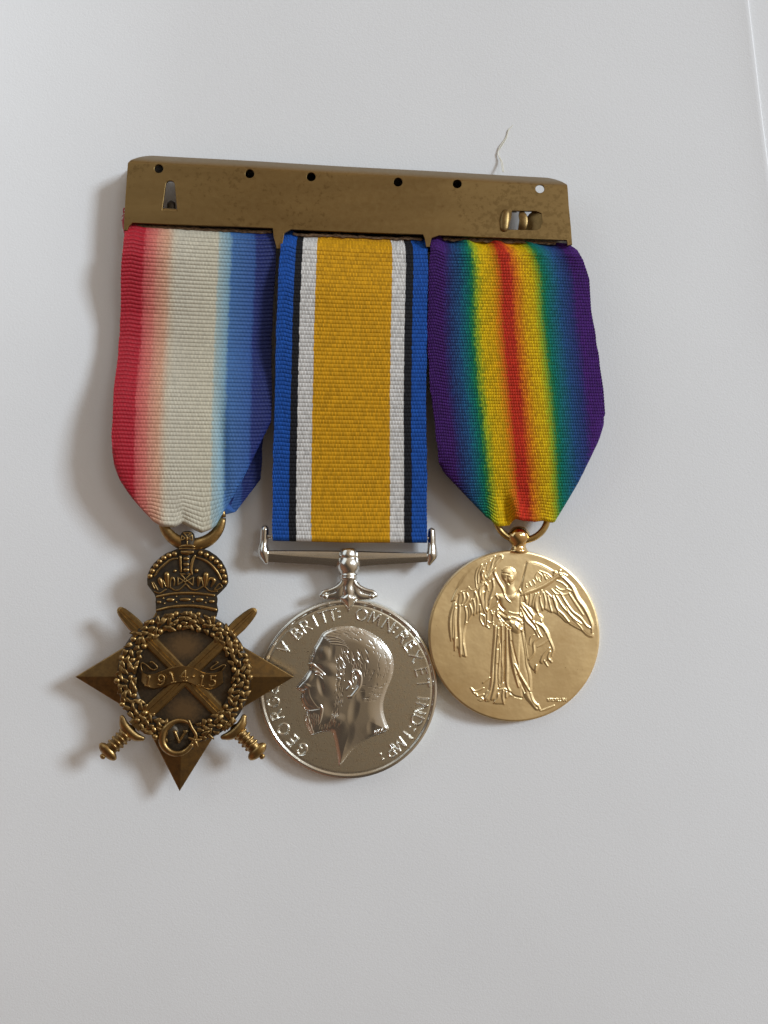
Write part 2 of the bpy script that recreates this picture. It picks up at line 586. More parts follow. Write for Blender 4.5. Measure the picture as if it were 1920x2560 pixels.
def bar():
    rt = root('mounting_bar', 'tarnished brass medal mounting bar with punched holes above the three ribbons', 'medal bar', P(870, 490, 0.0))
    out = [(372, 379), (700, 397.5), (1000, 414.5), (1373, 435), (1392, 441), (1406, 450), (1417, 461), (1421, 520), (1426, 570), (1429, 612), (1419, 614),
           (1417, 601), (1097, 589), (1078, 596), (1073, 618), (1066, 618), (1062, 596), (1058, 587), (728, 574), (710, 584), (704, 622), (693, 622), (685, 592), (683, 571), (331, 557), (322, 566), (318, 576), (311, 576),
           (311, 568), (315, 490), (321, 409), (328, 398), (345, 386), (358, 381)]
    holes = []
    for (x, y) in ((397.5, 422.5), (625, 436), (778, 443), (995, 456.6), (1142.6, 461), (1349.5, 472.5)):
        holes.append([(x + 12 * math.cos(a), y + 11.5 * math.sin(a)) for a in np.linspace(0, 2 * math.pi, 24, endpoint=False)])
    holes.append([(405, 527), (444.5, 530), (438, 462), (435, 455), (429, 452), (422, 452), (416, 456), (414, 462)])
    holes.append([(1279, 527), (1340, 528), (1354, 534), (1356, 555), (1350, 572), (1340, 577), (1266, 575), (1272, 560), (1277, 545)])
    cd = bpy.data.curves.new('plate', 'CURVE')
    cd.dimensions = '2D'
    cd.fill_mode = 'BOTH'
    cd.extrude = 0.022
    cd.bevel_depth = 0.006
    cd.bevel_resolution = 0
    for loop in [out] + holes:
        s = cd.splines.new('POLY')
        s.points.add(len(loop) - 1)
        s.use_cyclic_u = True
        for p, (a, b) in zip(s.points, loop):
            q = P(a, b, BZ)
            p.co = (q[0], q[1], 0, 1)
    tmp = bpy.data.objects.new('tmp', cd)
    C.objects.link(tmp)
    dg = bpy.context.evaluated_depsgraph_get()
    me = bpy.data.meshes.new_from_object(tmp.evaluated_get(dg))
    bpy.data.objects.remove(tmp)
    bm = bmesh.new()
    bm.from_mesh(me)
    bpy.data.meshes.remove(me)
    bmesh.ops.remove_doubles(bm, verts=bm.verts, dist=0.0005)
    # cuts parallel to the top edge so that it can be bent over
    a, b = Vector(P(372, 379, BZ)), Vector(P(1373, 435, BZ))
    d = (b - a).normalized()
    nrm = Vector((d.y, -d.x, 0))
    cuts = [4, 8, 12, 16, 20, 24, 28, 34]
    for c in cuts:
        bmesh.ops.bisect_plane(bm, geom=bm.verts[:] + bm.edges[:] + bm.faces[:], plane_co=a + nrm * c * K * 0.96, plane_no=nrm)
    # cuts across, for a faint bow and dents
    for x in np.linspace(330, 1410, 22):
        bmesh.ops.bisect_plane(bm, geom=bm.verts[:] + bm.edges[:] + bm.faces[:], plane_co=P(x, 480, BZ), plane_no=d)
    for v in bm.verts:
        t = (v.co - a)
        dist = max(0.0, (t.x * nrm.x + t.y * nrm.y)) / K / 0.96
        if dist < 30:
            q = (30 - dist) / 30
            v.co.z -= 0.21 * q ** 1.2
        v.co.z += 0.008 * math.sin(v.co.x * 1.7) + BZ
    bmesh.ops.triangulate(bm, faces=[f for f in bm.faces if len(f.verts) > 4])
    me = bpy.data.meshes.new('plate')
    bm.to_mesh(me)
    vv = np.array([v.co[:] for v in bm.verts])
    ff = [[v.index for v in f.verts] for f in bm.faces]
    bm.free()
    bpy.data.meshes.remove(me)
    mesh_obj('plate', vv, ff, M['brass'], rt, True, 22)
    MB().prism([(321, 426), (325, 420), (322, 556), (318, 560)], 0.05, BZ - 0.03, 0.5).build('end_light_block', M['brass'], rt)  # wall added under the left end to keep light out of the slot
    # catch at the right end: pressed-up lip, tongue, sunk ramp
    z = BZ + 0.02
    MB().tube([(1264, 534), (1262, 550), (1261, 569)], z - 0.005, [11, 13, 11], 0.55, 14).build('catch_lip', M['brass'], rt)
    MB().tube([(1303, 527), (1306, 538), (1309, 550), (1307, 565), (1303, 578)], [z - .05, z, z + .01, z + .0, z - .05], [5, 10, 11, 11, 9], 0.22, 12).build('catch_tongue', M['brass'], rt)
    v = []
    for (x, y0, y1, zz) in ((1310, 552, 582, z - 0.17), (1324, 534, 583, z - 0.14), (1338, 524, 582, z - 0.085), (1350, 524, 582, z - 0.035), (1360, 524, 582, z - 0.002)):
        v += [P(x, y0, zz), P(x, (y0 + y1) / 2, zz - 0.004), P(x, y1, zz)]
    f = []
    for i in range(4):
        for j in range(2):
            f.append((i * 3 + j, i * 3 + j + 1, i * 3 + j + 4, i * 3 + j + 3))
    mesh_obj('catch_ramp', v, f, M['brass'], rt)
    # bent tab at the foot of the tapered slot and the pin tube seen through it
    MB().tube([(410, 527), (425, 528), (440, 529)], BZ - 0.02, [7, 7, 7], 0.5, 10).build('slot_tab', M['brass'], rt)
    MB().tube([(428, 512), (428, 530)], BZ - 0.16, [11, 11], 0.6, 10).build('pin_hinge', M['bronze_dark'], rt)
    # backing strip below the plate, which carries the ribbons
    MB().prism([(322, 548), (1416, 590), (1417, 640), (322, 600)], 0.30, 0.47, 1.5).build('backing_rail', M['bronze_dark'], rt)
    MB().prism([(372, 396), (1290, 444), (1290, 530), (470, 500), (462, 442), (372, 438)], 0.36, 0.40, 1.5).build('shade_rail', M['bronze_dark'], rt)  # dark rail added so the holes look dark, widened to block light
    for (xa, ya, xb, yb) in ((345, 566, 676, 581), (735, 586, 1052, 598), (1112, 598, 1385, 607)):
        n = 34
        pts = [(xa + (xb - xa) * i / n, ya + (yb - ya) * i / n + random.uniform(-1.6, 1.6)) for i in range(n + 1)]
        MB().tube(pts, BZ - 0.09, [4.5 + random.uniform(-1.2, 1.2) for _ in pts], 0.7, 7, 2).build('hem_tape', M['tape'], rt)
    return rt


BAR = bar()


# ------------------------------------------------------------------ ribbons
def side(line):
    (x0, y0), (x1, y1) = line
    dx, dy = x1 - x0, y1 - y0
    l = math.hypot(dx, dy)
    return x0, y0, dx / l, dy / l


def fold(X, Y, Z, line, sgn, drop):
    """turn the cloth beyond the line underneath"""
    x0, y0, dx, dy = side(line)
    nx_, ny_ = -dy * sgn, dx * sgn
    d = (X - x0) * nx_ + (Y - y0) * ny_         # >0: beyond the fold
    over = np.maximum(d, 0)
    r = 3.0
    ang = np.minimum(over / r, math.pi)
    inside = np.where(over > 0, r * np.sin(ang) - np.maximum(over - r * math.pi, 0), d)
    Xn = X + (inside - d) * nx_
    Yn = Y + (inside - d) * ny_
    Zn = Z - drop * (1 - np.cos(ang)) / 2
    near = np.exp(-np.minimum(np.maximum(-d, 0) / 10, 20)) * (d < 0)
    Zn = Zn - 0.012 * near
    return Xn, Yn, Zn


def ribbon(name, label, mat, Lp, Rp, top, bot, zf, ribs, folds, back, zback, amp=0.019, ncol=72, per=8, wrap=0.6):
    Ly, Lx = np.array([q[1] for q in Lp]), np.array([q[0] for q in Lp])
    Ry, Rx = np.array([q[1] for q in Rp]), np.array([q[0] for q in Rp])
    us = np.linspace(0, 1, ncol)
    nr = ribs * per
    vs = np.linspace(0, 1, nr + 1)
    U, V = np.meshgrid(us, vs)
    tx, ty = np.array([q[0] for q in top]), np.array([q[1] for q in top])
    bx, by = np.array([q[0] for q in bot]), np.array([q[1] for q in bot])

    def layer(U, V, shift, flds, zfun, drop, bo):
        Y0 = np.interp(U, tx, ty)
        Y1 = np.interp(U, bx, by) + bo
        Yf_ = float(np.mean(by)) + bo
        Y = Y0 + (Yf_ - Y0) * V + (Y1 - Yf_) * sm(0.86, 1.0, V)
        X = np.interp(Y, Ly, Lx) * (1 - U) + np.interp(Y, Ry, Rx) * U + shift * V * U ** 2
        Z = zfun(U, V)
        R = V * ribs
        edge = np.minimum(U, 1 - U)
        sc_ = np.abs(np.sin(math.pi * R)) ** 0.5
        X = X + np.where(U < 0.5, -1, 1) * np.exp(-edge * 60) * (sc_ * 0.9 + 0.8 * np.sin(V * 31 + 3 * np.sin(V * 17)))
        Z = Z + amp * sc_
        # slight irregular waviness of a used ribbon
        Z = Z + 0.006 * np.sin(U * 5 + V * 5) * np.sin(V * 9 + U * 2)
        for line, sgn in flds:
            X, Y, Z = fold(X, Y, Z, line, sgn, drop)
        return X, Y, Z
    Xf, Yf, Zf = layer(U, V, 0, folds, zf, 0.13, 0)
    rows = [PA(Xf, Yf, Zf)]
    uvs = [np.stack([U, V * ribs], -1)]
    # bend round the hanger
    Vb = np.linspace(1, 0, nr // 2 + 1)[1:]
    Ub, Vb2 = np.meshgrid(us, Vb)
    Xb, Yb, Zb = layer(Ub, Vb2, back['shift'], back['folds'], lambda u, v: zback(u, v), 0.08, 0)
    bend = []
    buv = []
    for k, a in enumerate(np.linspace(0, math.pi, 9)[1:-1]):
        t = (1 - math.cos(a)) / 2
        x = Xf[-1] * (1 - t) + Xb[0] * t
        y = Yf[-1] * (1 - t) + Yb[0] * t + math.sin(a) * 10 * wrap
        z = Zf[-1] * (1 - t) + Zb[0] * t
        bend.append(PA(x, y, z))
        buv.append(np.stack([us, np.full(ncol, ribs + 0.5 * k)], -1))
    G = np.concatenate([rows[0], np.array(bend), PA(Xb, Yb, Zb)], 0)
    UV = np.concatenate([uvs[0], np.array(buv), np.stack([Ub, ribs * (2 - Vb2) + 4], -1)], 0)
    n_r, n_c = G.shape[:2]
    i = np.arange((n_r - 1) * n_c).reshape(n_r - 1, n_c)[:, :-1].ravel()
    f = np.stack([i, i + n_c, i + n_c + 1, i + 1], 1)
    rt = root(name, label, 'ribbon', P((Lp[0][0] + Rp[0][0]) / 2, Lp[0][1], 0), 'ribbons hanging from the brass bar')
    mesh_obj('cloth', G.reshape(-1, 3), f, mat, rt, True, None, UV.reshape(-1, 2))
    return rt


def topz(v):
    return 0.52 + 0.16 * sm(0.005, 0.05, v)


def z_star(u, v):
    zl = np.interp(v, [0, .02, .05, .10, .2, .29, .38, .46, .56, .62, .7, .8, .9, 1], [.54, .62, .72, .74, .60, .48, .48, .58, .78, .86, .89, .90, .86, .80])
    zr = np.interp(v, [0, .02, .06, .2, .4, .5, .65, .8, 1], [.54, .60, .60, .55, .57, .68, .74, .74, .76])
    z = zl * (1 - u) ** 1.3 + zr * (1 - (1 - u) ** 1.3) + 0.05 * np.sin(math.pi * u) * sm(0, .2, v)
    z = z - 0.055 * np.exp(-((u - 0.69 - 0.1 * (v - 0.7)) / 0.035) ** 2) * sm(0.5, 0.7, v) * (1 - sm(0.88, 1, v)) + 0.03 * np.sin(u * 9 + 2) * np.exp(-((v - 0.42) / 0.12) ** 2)
    return z + 0.05 * np.exp(-((u - 0.33) / 0.05) ** 2) * sm(0.93, 1, v) - 0.045 * np.exp(-((u - 0.45) / 0.03) ** 2) * sm(0.93, 1, v)


r1 = ribbon('medal_ribbon', 'faded red white and blue shaded ribbon carrying the dark bronze star', M['cloth_star'],
            [(318, 560), (309, 600), (304, 660), (302, 702), (302, 792), (296, 882), (284, 973), (280, 1080), (279, 1340)],
            [(680, 570), (690, 600), (689, 665), (682, 774), (678, 864), (680, 991), (677, 1060), (674, 1340)],
            [(0, 562), (0.06, 560), (0.12, 566), (0.5, 576), (0.9, 584), (1, 582)],
            [(0, 1300), (0.25, 1300), (0.32, 1312), (0.40, 1314), (0.45, 1304), (0.52, 1318), (0.575, 1328), (0.63, 1320), (0.70, 1302), (0.75, 1288), (1, 1270)],
            z_star, 75,
            chain([(279, 1040), (281, 1110), (287, 1160), (301, 1198), (325, 1234), (352, 1267), (388, 1304)], 1)
            + chain([(683, 1000), (680, 1045), (667, 1092), (643, 1134), (615, 1181), (588, 1231), (560, 1288)], -1),
            {'shift': -28, 'folds': [([(295, 1140), (400, 1304)], 1), ([(694, 1138), (566, 1306)], -1)]},
            lambda u, v: 0.26 + 0.10 * v)
# frayed red tuft beside the bar's left end
fr = MB()
for k in range(9):
    a = random.uniform(-0.6, 0.6)
    x, y = 316, 524 + k * 3.5
    fr.tube([(x, y), (x - 6 + random.uniform(-2, 2), y - 3 + random.uniform(-4, 4)), (x - 9 + random.uniform(-4, 3), y + random.uniform(-8, 8))], 0.55, [1.4, 1.2, 0.7], 1, 5, 3)
fr.tube([(318, 600), (312, 575), (309, 552), (315, 535)], 0.54, [4, 4, 3.5, 3], 0.7, 6, 4)
fr.build('frayed_edge', M['red'], r1)

r2 = ribbon('medal_ribbon', 'orange centred ribbon edged white, black and blue carrying the silver medal', M['cloth_silver'],
            [(711, 580), (703, 604), (698, 660), (696, 702), (692, 792), (689, 919), (683, 1150), (681, 1310), (684, 1380)],
            [(1062, 600), (1068, 620), (1070, 660), (1067, 817), (1065, 996), (1067, 1200), (1067, 1380)],
            [(0, 578), (0.05, 576), (0.1, 584), (0.5, 592), (0.9, 598), (1, 598)],
            [(0, 1346), (0.5, 1350.5), (1, 1351)],
            lambda u, v: topz(v) + 0.14 * sm(0.03, 0.2, v) - 0.30 * sm(0.4, 1.0, v) + 0.03 * np.sin(math.pi * u) * sm(0.02, .2, v),
            76, [], {'shift': 0, 'folds': []}, lambda u, v: 0.33 - 0.04 * v, wrap=0.75)

r3 = ribbon('medal_ribbon', 'rainbow ribbon with red centre and violet edges carrying the gilt medal', M['cloth_gold'],
            [(1088, 585), (1078, 605), (1073, 660), (1071, 738), (1069, 837), (1075, 976), (1079, 990), (1088, 1065), (1098, 1153), (1114, 1340)],
            [(1385, 595), (1418, 608), (1442, 625), (1458, 650), (1472, 698), (1477, 777), (1489, 857), (1506, 976), (1510, 1047), (1514, 1100), (1522, 1340)],
            [(0, 590), (0.04, 588), (0.1, 598), (0.5, 601), (0.8, 604), (1, 608)],
            [(0, 1290), (0.27, 1292), (0.32, 1312), (0.395, 1309), (0.43, 1292), (0.48, 1297), (0.55, 1300), (0.6, 1297), (0.66, 1303), (0.7, 1303), (1, 1290)],
            lambda u, v: topz(v) + 0.10 * sm(0.03, 0.5, v) - 0.22 * sm(0.72, 1.0, v) + 0.06 * np.sin(math.pi * u) * sm(0, .15, v)
            + 0.05 * np.sin(u * 2 * math.pi * 4.3 + 0.6) * np.exp(-v / 0.075)
            + 0.085 * np.exp(-((u - 0.43 - 0.25 * (v - 0.9)) / 0.035) ** 2) * sm(0.86, 0.97, v) - 0.08 * np.exp(-((u - 0.375 - 0.1 * (v - 0.9)) / 0.03) ** 2) * sm(0.86, 0.97, v),
            92, chain([(1079, 1000), (1086, 1090), (1097, 1152), (1113, 1182), (1140, 1211), (1173, 1245), (1232, 1306)], 1)
            + chain([(1511, 1010), (1507, 1060), (1495, 1100), (1474, 1144), (1446, 1201), (1415, 1254), (1384, 1304)], -1),
            {'shift': 6, 'folds': [([(1110, 1160), (1240, 1300)], 1), ([(1505, 1046), (1374, 1304)], -1)]},
            lambda u, v: 0.30 + 0.10 * v)


# ------------------------------------------------------------------ struck relief on a disc
class Relief:
    def __init__(self, cx, cy, R, nr, nth):
        self.cx, self.cy, self.R, self.nr, self.nth = cx, cy, R, nr, nth
        r = R * (np.arange(nr + 1) / nr)
        th = np.linspace(0, 2 * math.pi, nth, endpoint=False)
        self.r = np.repeat(r[:, None], nth, 1).ravel()
        TH = np.repeat(th[None, :], nr + 1, 0).ravel()
        self.X = cx + self.r * np.cos(TH)
        self.Y = cy + self.r * np.sin(TH)
        self.H = np.zeros_like(self.X)
        self.I = np.zeros(self.X.shape, dtype=np.int32)

    def box(self, p, pad):
        return np.nonzero((self.X > p[:, 0].min() - pad) & (self.X < p[:, 0].max() + pad) &
                          (self.Y > p[:, 1].min() - pad) & (self.Y < p[:, 1].max() + pad))[0]

    def sdf(self, poly):
        p = np.array(poly, dtype=float)
        ix = self.box(p, 1)
        x, y = self.X[ix], self.Y[ix]
        ins = np.zeros(len(ix), dtype=bool)
        d2 = np.full(len(ix), 1e12)
        for i in range(len(p)):
            a, b = p[i - 1], p[i]
            c = ((a[1] > y) != (b[1] > y))
            with np.errstate(divide='ignore', invalid='ignore'):
                xx = (b[0] - a[0]) * (y - a[1]) / (b[1] - a[1] + 1e-12) + a[0]
            ins ^= c & (x < xx)
            e = b - a
            t = np.clip(((x - a[0]) * e[0] + (y - a[1]) * e[1]) / (e @ e + 1e-12), 0, 1)
            d2 = np.minimum(d2, (x - a[0] - t * e[0]) ** 2 + (y - a[1] - t * e[1]) ** 2)
        d = np.sqrt(d2)
        k = ins
        return ix[k], d[k]

    def dome(self, poly, h, wd, pid=None, smooth=4, pw=1.0):
        if smooth:
            poly = cat(poly, smooth, True)
        ix, d = self.sdf(poly)
        t = np.clip(d / wd, 0, 1)
        self.H[ix] += h * np.sin(t * math.pi / 2) ** pw
        if pid is not None:
            self.I[ix] = pid
        return self

    def ell(self, x, y, rx, ry, h, ang=0, pid=None, pw=1.0):
        ca, sa = math.cos(math.radians(ang)), math.sin(math.radians(ang))
        dx, dy = self.X - x, self.Y - y
        a, b = (dx * ca + dy * sa) / rx, (-dx * sa + dy * ca) / ry
        q = a * a + b * b
        ix = np.nonzero(q < 1)[0]
        self.H[ix] += h * (1 - q[ix]) ** pw
        if pid is not None:
            self.I[ix] = pid
        return self

    def stroke(self, pts, r, h, pid=None, smooth=5, pw=1.0, only=None):
        pts = np.array(pts, dtype=float)
        rr = np.full(len(pts), r, dtype=float) if np.isscalar(r) else np.array(r, dtype=float)
        q = np.column_stack([pts, rr])
        if smooth and len(q) > 2:
            q = cat(q, smooth)
        ix = self.box(q, rr.max() + 1)
        if only is not None:
            ix = ix[self.I[ix] == only]
        x, y = self.X[ix], self.Y[ix]
        best = np.full(len(ix), 9.0)
        for i in range(len(q) - 1):
            a, b = q[i], q[i + 1]
            e = b[:2] - a[:2]
            t = np.clip(((x - a[0]) * e[0] + (y - a[1]) * e[1]) / (e @ e + 1e-12), 0, 1)
            dd = np.hypot(x - a[0] - t * e[0], y - a[1] - t * e[1]) / (a[2] + (b[2] - a[2]) * t)
            best = np.minimum(best, dd)
        k = best < 1
        self.H[ix[k]] += h * (1 - best[k] ** 2) ** pw
        if pid is not None:
            self.I[ix[k]] = pid
        return self

    def build(self, rt, parts, z_top, z_bot, tilt=(0, 0), edge=None):
        Z = z_top + self.H + tilt[0] * (self.X - self.cx) * K + tilt[1] * (self.Y - self.cy) * K
        V = PA(self.X, self.Y, Z)
        nt_ = self.nth
        i = np.arange(self.nr * nt_)
        j = (i % nt_ + 1) % nt_ + (i // nt_) * nt_
        f = np.stack([i, j, j + nt_, i + nt_], 1)[:, ::-1]
        ids = self.I[f].max(axis=1)
        for pid, (name, mat) in parts.items():
            ff = f[ids == pid]
            if pid == 0:
                # side wall and underside belong to the disc
                last = self.nr * nt_ + np.arange(nt_)
                rim = V[last]
                ext = []
                for (dr, zz) in ((0.6, -0.012), (0.9, -0.03), (0.9, None), (0.0, None)):
                    s = (rim - np.array([rim[:, 0].mean(), rim[:, 1].mean(), 0])) / self.R
                    q = rim + np.column_stack([s[:, 0] * dr, s[:, 1] * dr, np.zeros(nt_)])
                    q[:, 2] = (rim[:, 2] + zz) if zz is not None else (z_bot + (rim[:, 2] - z_top) * 1.0 + (0.02 if dr > 0 else 0))
                    ext.append(q)
                base = len(V)
                VV = np.concatenate([V] + ext, 0)
                rings = [last] + [base + k * nt_ + np.arange(nt_) for k in range(4)]
                add = []
                for a, b in zip(rings[:-1], rings[1:]):
                    add.append(np.stack([a, np.roll(a, -1), np.roll(b, -1), b], 1)[:, ::-1])
                ff = np.concatenate([ff] + add, 0)
                used = np.unique(ff)
                mp = np.full(len(VV), -1, dtype=np.int64)
                mp[used] = np.arange(len(used))
                mesh_obj(name, VV[used], mp[ff], mat, rt, True, 55)
            elif len(ff):
                used = np.unique(ff)
                mp = np.full(len(V), -1, dtype=np.int64)
                mp[used] = np.arange(len(used))
                mesh_obj(name, V[used], mp[ff], mat, rt, True)


def ell_pts(cx, cy, rx, ry, a0=0, a1=360, n=12):
    return [(cx + rx * math.cos(math.radians(a0 + (a1 - a0) * k / n)), cy + ry * math.sin(math.radians(a0 + (a1 - a0) * k / n))) for k in range(n + 1)]


# letters as strokes in a box of height 1 (x right, y up)
LET = {
    'G': (0.78, [ell_pts(0.40, 0.5, 0.40, 0.5, 45, 340, 14), [(0.78, 0.30), (0.78, 0.45)], [(0.5, 0.45), (0.78, 0.45)]]),
    'C': (0.70, [ell_pts(0.40, 0.5, 0.40, 0.5, 50, 310, 14)]),
    'E': (0.55, [[(0, 0), (0, 1)], [(0, 1), (0.55, 1)], [(0, 0.52), (0.46, 0.52)], [(0, 0), (0.55, 0)]]),
    'O': (0.9, [ell_pts(0.45, 0.5, 0.45, 0.5, 0, 360, 16)]),
    'R': (0.62, [[(0, 0), (0, 1)], [(0, 1), (0.35, 1), (0.55, 0.9), (0.56, 0.68), (0.38, 0.52), (0, 0.52)], [(0.3, 0.52), (0.66, 0)]]),
    'V': (0.75, [[(0, 1), (0.38, 0)], [(0.38, 0), (0.75, 1)]]),
    'B': (0.6, [[(0, 0), (0, 1)], [(0, 1), (0.32, 1), (0.5, 0.88), (0.48, 0.66), (0.3, 0.54), (0, 0.54)], [(0.3, 0.54), (0.56, 0.42), (0.58, 0.14), (0.36, 0), (0, 0)]]),
    'I': (0.05, [[(0.02, 0), (0.02, 1)]]),
    'T': (0.66, [[(0.33, 0), (0.33, 1)], [(0, 1), (0.66, 1)]]),
    'M': (0.95, [[(0.04, 0), (0.14, 1)], [(0.14, 1), (0.48, 0.15)], [(0.48, 0.15), (0.82, 1)], [(0.82, 1), (0.94, 0)]]),
    'N': (0.75, [[(0, 0), (0, 1)], [(0, 1), (0.75, 0)], [(0.75, 0), (0.75, 1)]]),
    'X': (0.72, [[(0, 0), (0.72, 1)], [(0, 1), (0.72, 0)]]),
    'D': (0.72, [[(0, 0), (0, 1)], [(0, 1), (0.36, 0.98), (0.68, 0.78), (0.72, 0.5), (0.66, 0.2), (0.36, 0.02), (0, 0)]]),
    'P': (0.58, [[(0, 0), (0, 1)], [(0, 1), (0.35, 1), (0.56, 0.88), (0.56, 0.64), (0.36, 0.48), (0, 0.48)]]),
    ':': (0.1, [[(0.05, 0.22), (0.05, 0.24)], [(0.05, 0.72), (0.05, 0.74)]]),
    '1': (0.4, [[(0.05, 0.85), (0.22, 1), (0.22, 0)], [(0.02, 0), (0.42, 0)]]),
    '9': (0.6, [ell_pts(0.3, 0.68, 0.28, 0.30, 0, 360, 12), [(0.58, 0.68), (0.56, 0.3), (0.36, 0.02), (0.1, 0.06)]]),
    '4': (0.66, [[(0.46, 0), (0.46, 1)], [(0.46, 1), (0.0, 0.36)], [(0.0, 0.36), (0.68, 0.36)], [(0.32, 0), (0.6, 0)]]),
    '5': (0.56, [[(0.12, 1), (0.52, 1.02)], [(0.12, 1), (0.10, 0.56)], [(0.10, 0.56), (0.34, 0.62), (0.54, 0.46), (0.5, 0.14), (0.26, 0.0), (0.02, 0.1)]]),
    '.': (0.1, [[(0.05, 0.5), (0.05, 0.52)]]),
    'W': (0.95, [[(0, 1), (0.24, 0)], [(0.24, 0), (0.48, 0.9)], [(0.48, 0.9), (0.72, 0)], [(0.72, 0), (0.95, 1)]]),
    'L': (0.5, [[(0, 1), (0, 0)], [(0, 0), (0.5, 0)]]),
    'A': (0.74, [[(0, 0), (0.37, 1)], [(0.37, 1), (0.74, 0)], [(0.14, 0.36), (0.6, 0.36)]]),
}


def letter_strokes(ch, cx, cy, size, right, up):
    wd, st = LET[ch]
    out = []
    for s in st:
        out.append([(cx + right[0] * (a - wd / 2) * size + up[0] * (b - 0.5) * size,
                     cy + right[1] * (a - wd / 2) * size + up[1] * (b - 0.5) * size) for a, b in s])
    return out


# ------------------------------------------------------------------ silver medal
def silver_medal():
    rt = root('round_medal', 'round silver medal with bearded head in profile and raised lettering', 'medal', P(869.5, 1723, 0), 'three medals in a row on the ribbons')
    cx, cy, R = 869.5, 1723, 223
    q = Relief(cx, cy, R, 230, 1100)
    # raised rim with a groove inside it
    r = q.r
    rimh = 0.026 * (sm(213, 216, r) - 0.8 * sm(219, 223, r)) - 0.008 * np.exp(-((r - 211) / 2.5) ** 2)
    q.H += rimh
    q.I[r > 212] = 1
    # legend
    z = frame(640, 1280, 3.1604)
    legend = [('G', 385, 1850), ('E', 310, 1785), ('O', 235, 1705), ('R', 185, 1600), ('G', 155, 1500), ('E', 142, 1395), ('V', 235, 1085), ('B', 325, 965), ('R', 390, 905),
              ('I', 460, 850), ('T', 530, 815), ('T', 600, 790), (':', 655, 795), ('O', 835, 810), ('M', 940, 835), ('N', 1040, 905), (':', 1095, 940),
              ('R', 1145, 1000), ('E', 1205, 1065), ('X', 1260, 1145), ('E', 1285, 1270), ('T', 1310, 1355), ('I', 1302, 1470), ('N', 1265, 1540), ('D', 1232, 1628),
              (':', 1190, 1682), ('I', 1170, 1740), ('M', 1110, 1812), ('P', 1052, 1878), (':', 985, 1915)]
    parts = {0: ('disc', M['silver_field']), 1: ('rim', M['silver']), 2: ('effigy', M['silver'])}
    pid = 10
    for ch, lx, ly in legend:
        (px, py), = z([(lx, ly)])
        a = math.atan2(py - cy, px - cx)
        up, right = (math.cos(a), math.sin(a)), (-math.sin(a), math.cos(a))
        px, py = cx + 189 * math.cos(a), cy + 189 * math.sin(a)
        for s in letter_strokes(ch, px, py, 28, right, up):
            q.stroke(s, 2.4 if ch != ':' else 3.2, 0.032, pid, 3, 0.8)
            parts[pid] = ('letter' if ch != ':' else 'dot', M['silver'])
            if ch == ':':
                pid += 1
        pid += 1
    # portrait
    F = frame(730, 1550, 5.822)
    out = F([(450, 195), (520, 150), (640, 108), (780, 92), (900, 100), (1040, 135), (1150, 190), (1250, 255), (1330, 330), (1400, 420), (1450, 510), (1475, 600), (1478, 690), (1465, 790),
             (1430, 890), (1395, 970), (1365, 1050), (1340, 1130), (1325, 1210), (1322, 1280), (1330, 1350), (1350, 1430), (1385, 1530), (1408, 1592), (1330, 1640), (1190, 1690), (1080, 1745), (960, 1830),
             (860, 1920), (770, 2030), (700, 2115), (682, 2115), (668, 2000), (650, 1890), (625, 1760), (602, 1680), (590, 1632), (530, 1622), (430, 1632), (350, 1655), (298, 1680), (270, 1650), (240, 1600), (210, 1535),
             (192, 1470), (188, 1390), (212, 1325), (165, 1275), (135, 1205), (122, 1130), (145, 1060), (118, 1032), (80, 1020), (62, 982), (76, 955), (130, 890), (200, 800), (248, 730), (252, 690), (238, 640), (250, 590),
             (290, 500), (320, 410), (370, 330), (410, 255)])
    q.dome(out, 0.036, 9, 2, 2, 0.8)
    q.dome(out, 0.046, 40, 2, 2, 1.2)

    def cut(p, rr, h, s=5, pw=1.0):
        q.stroke(F(p), rr, h, None, s, pw, only=2)
    # broad modelling of the face: brow, socket, cheek, temple, jaw, neck
    def lump(x, y, rx, ry, h, a=0, pw=1.5):
        (px, py), = F([(x, y)])
        q.ell(px, py, rx / 5.822, ry / 5.822, h * (0.95 if h > 0 else 0.6), a, None, 2.0)
    lump(470, 480, 110, 120, 0.016)
    lump(330, 520, 80, 200, 0.010, 20)
    lump(380, 700, 110, 70, -0.022, 20)          # eye socket
    lump(385, 770, 70, 36, 0.013, 25)            # eye
    lump(560, 720, 120, 110, 0.016)              # cheekbone
    lump(560, 980, 140, 180, 0.012)
    lump(420, 960, 60, 170, -0.020, -12)         # cheek fold
    lump(245, 860, 55, 130, 0.012, 38)           # nose side
    lump(225, 960, 70, 40, 0.010, 30)
    lump(580, 470, 55, 150, -0.010, 10)          # temple hollow
    lump(560, 1280, 120, 150, -0.010)
    lump(640, 1450, 160, 100, 0.012, -20)        # jaw
    lump(900, 1300, 90, 250, -0.020, 12)         # hollow behind the jaw
    lump(1000, 1100, 70, 120, -0.014, 10)
    lump(800, 1700, 110, 250, -0.020, 18)
    lump(1150, 1550, 70, 140, -0.014, 10)
    lump(1100, 600, 380, 430, 0.016, 0, 1.2)     # back of the skull
    # brow and eye lines
    cut([(245, 640), (300, 640), (360, 690), (440, 760), (480, 800)], [2, 2.6, 3, 3, 1.5], 0.016)
    cut([(350, 790), (400, 800), (450, 850)], [1.2, 1.6, 1.0], -0.012)
    cut([(340, 760), (390, 765), (440, 800)], [1, 1.3, .8], 0.008)
    # nostril, moustache, mouth, beard
    cut([(110, 1020), (170, 1010), (210, 990)], [1.5, 2, 1.2], -0.012)
    for k in range(8):
        t = k / 7
        cut([(180 + 60 * t, 1010 + 10 * t), (170 + 90 * t, 1110 + 20 * t), (230 + 120 * t, 1230 + 30 * t), (330 + 70 * t, 1290 - 10 * t)], [2.2, 3.0, 2.6, 1.0], 0.006 if k % 2 else -0.005)
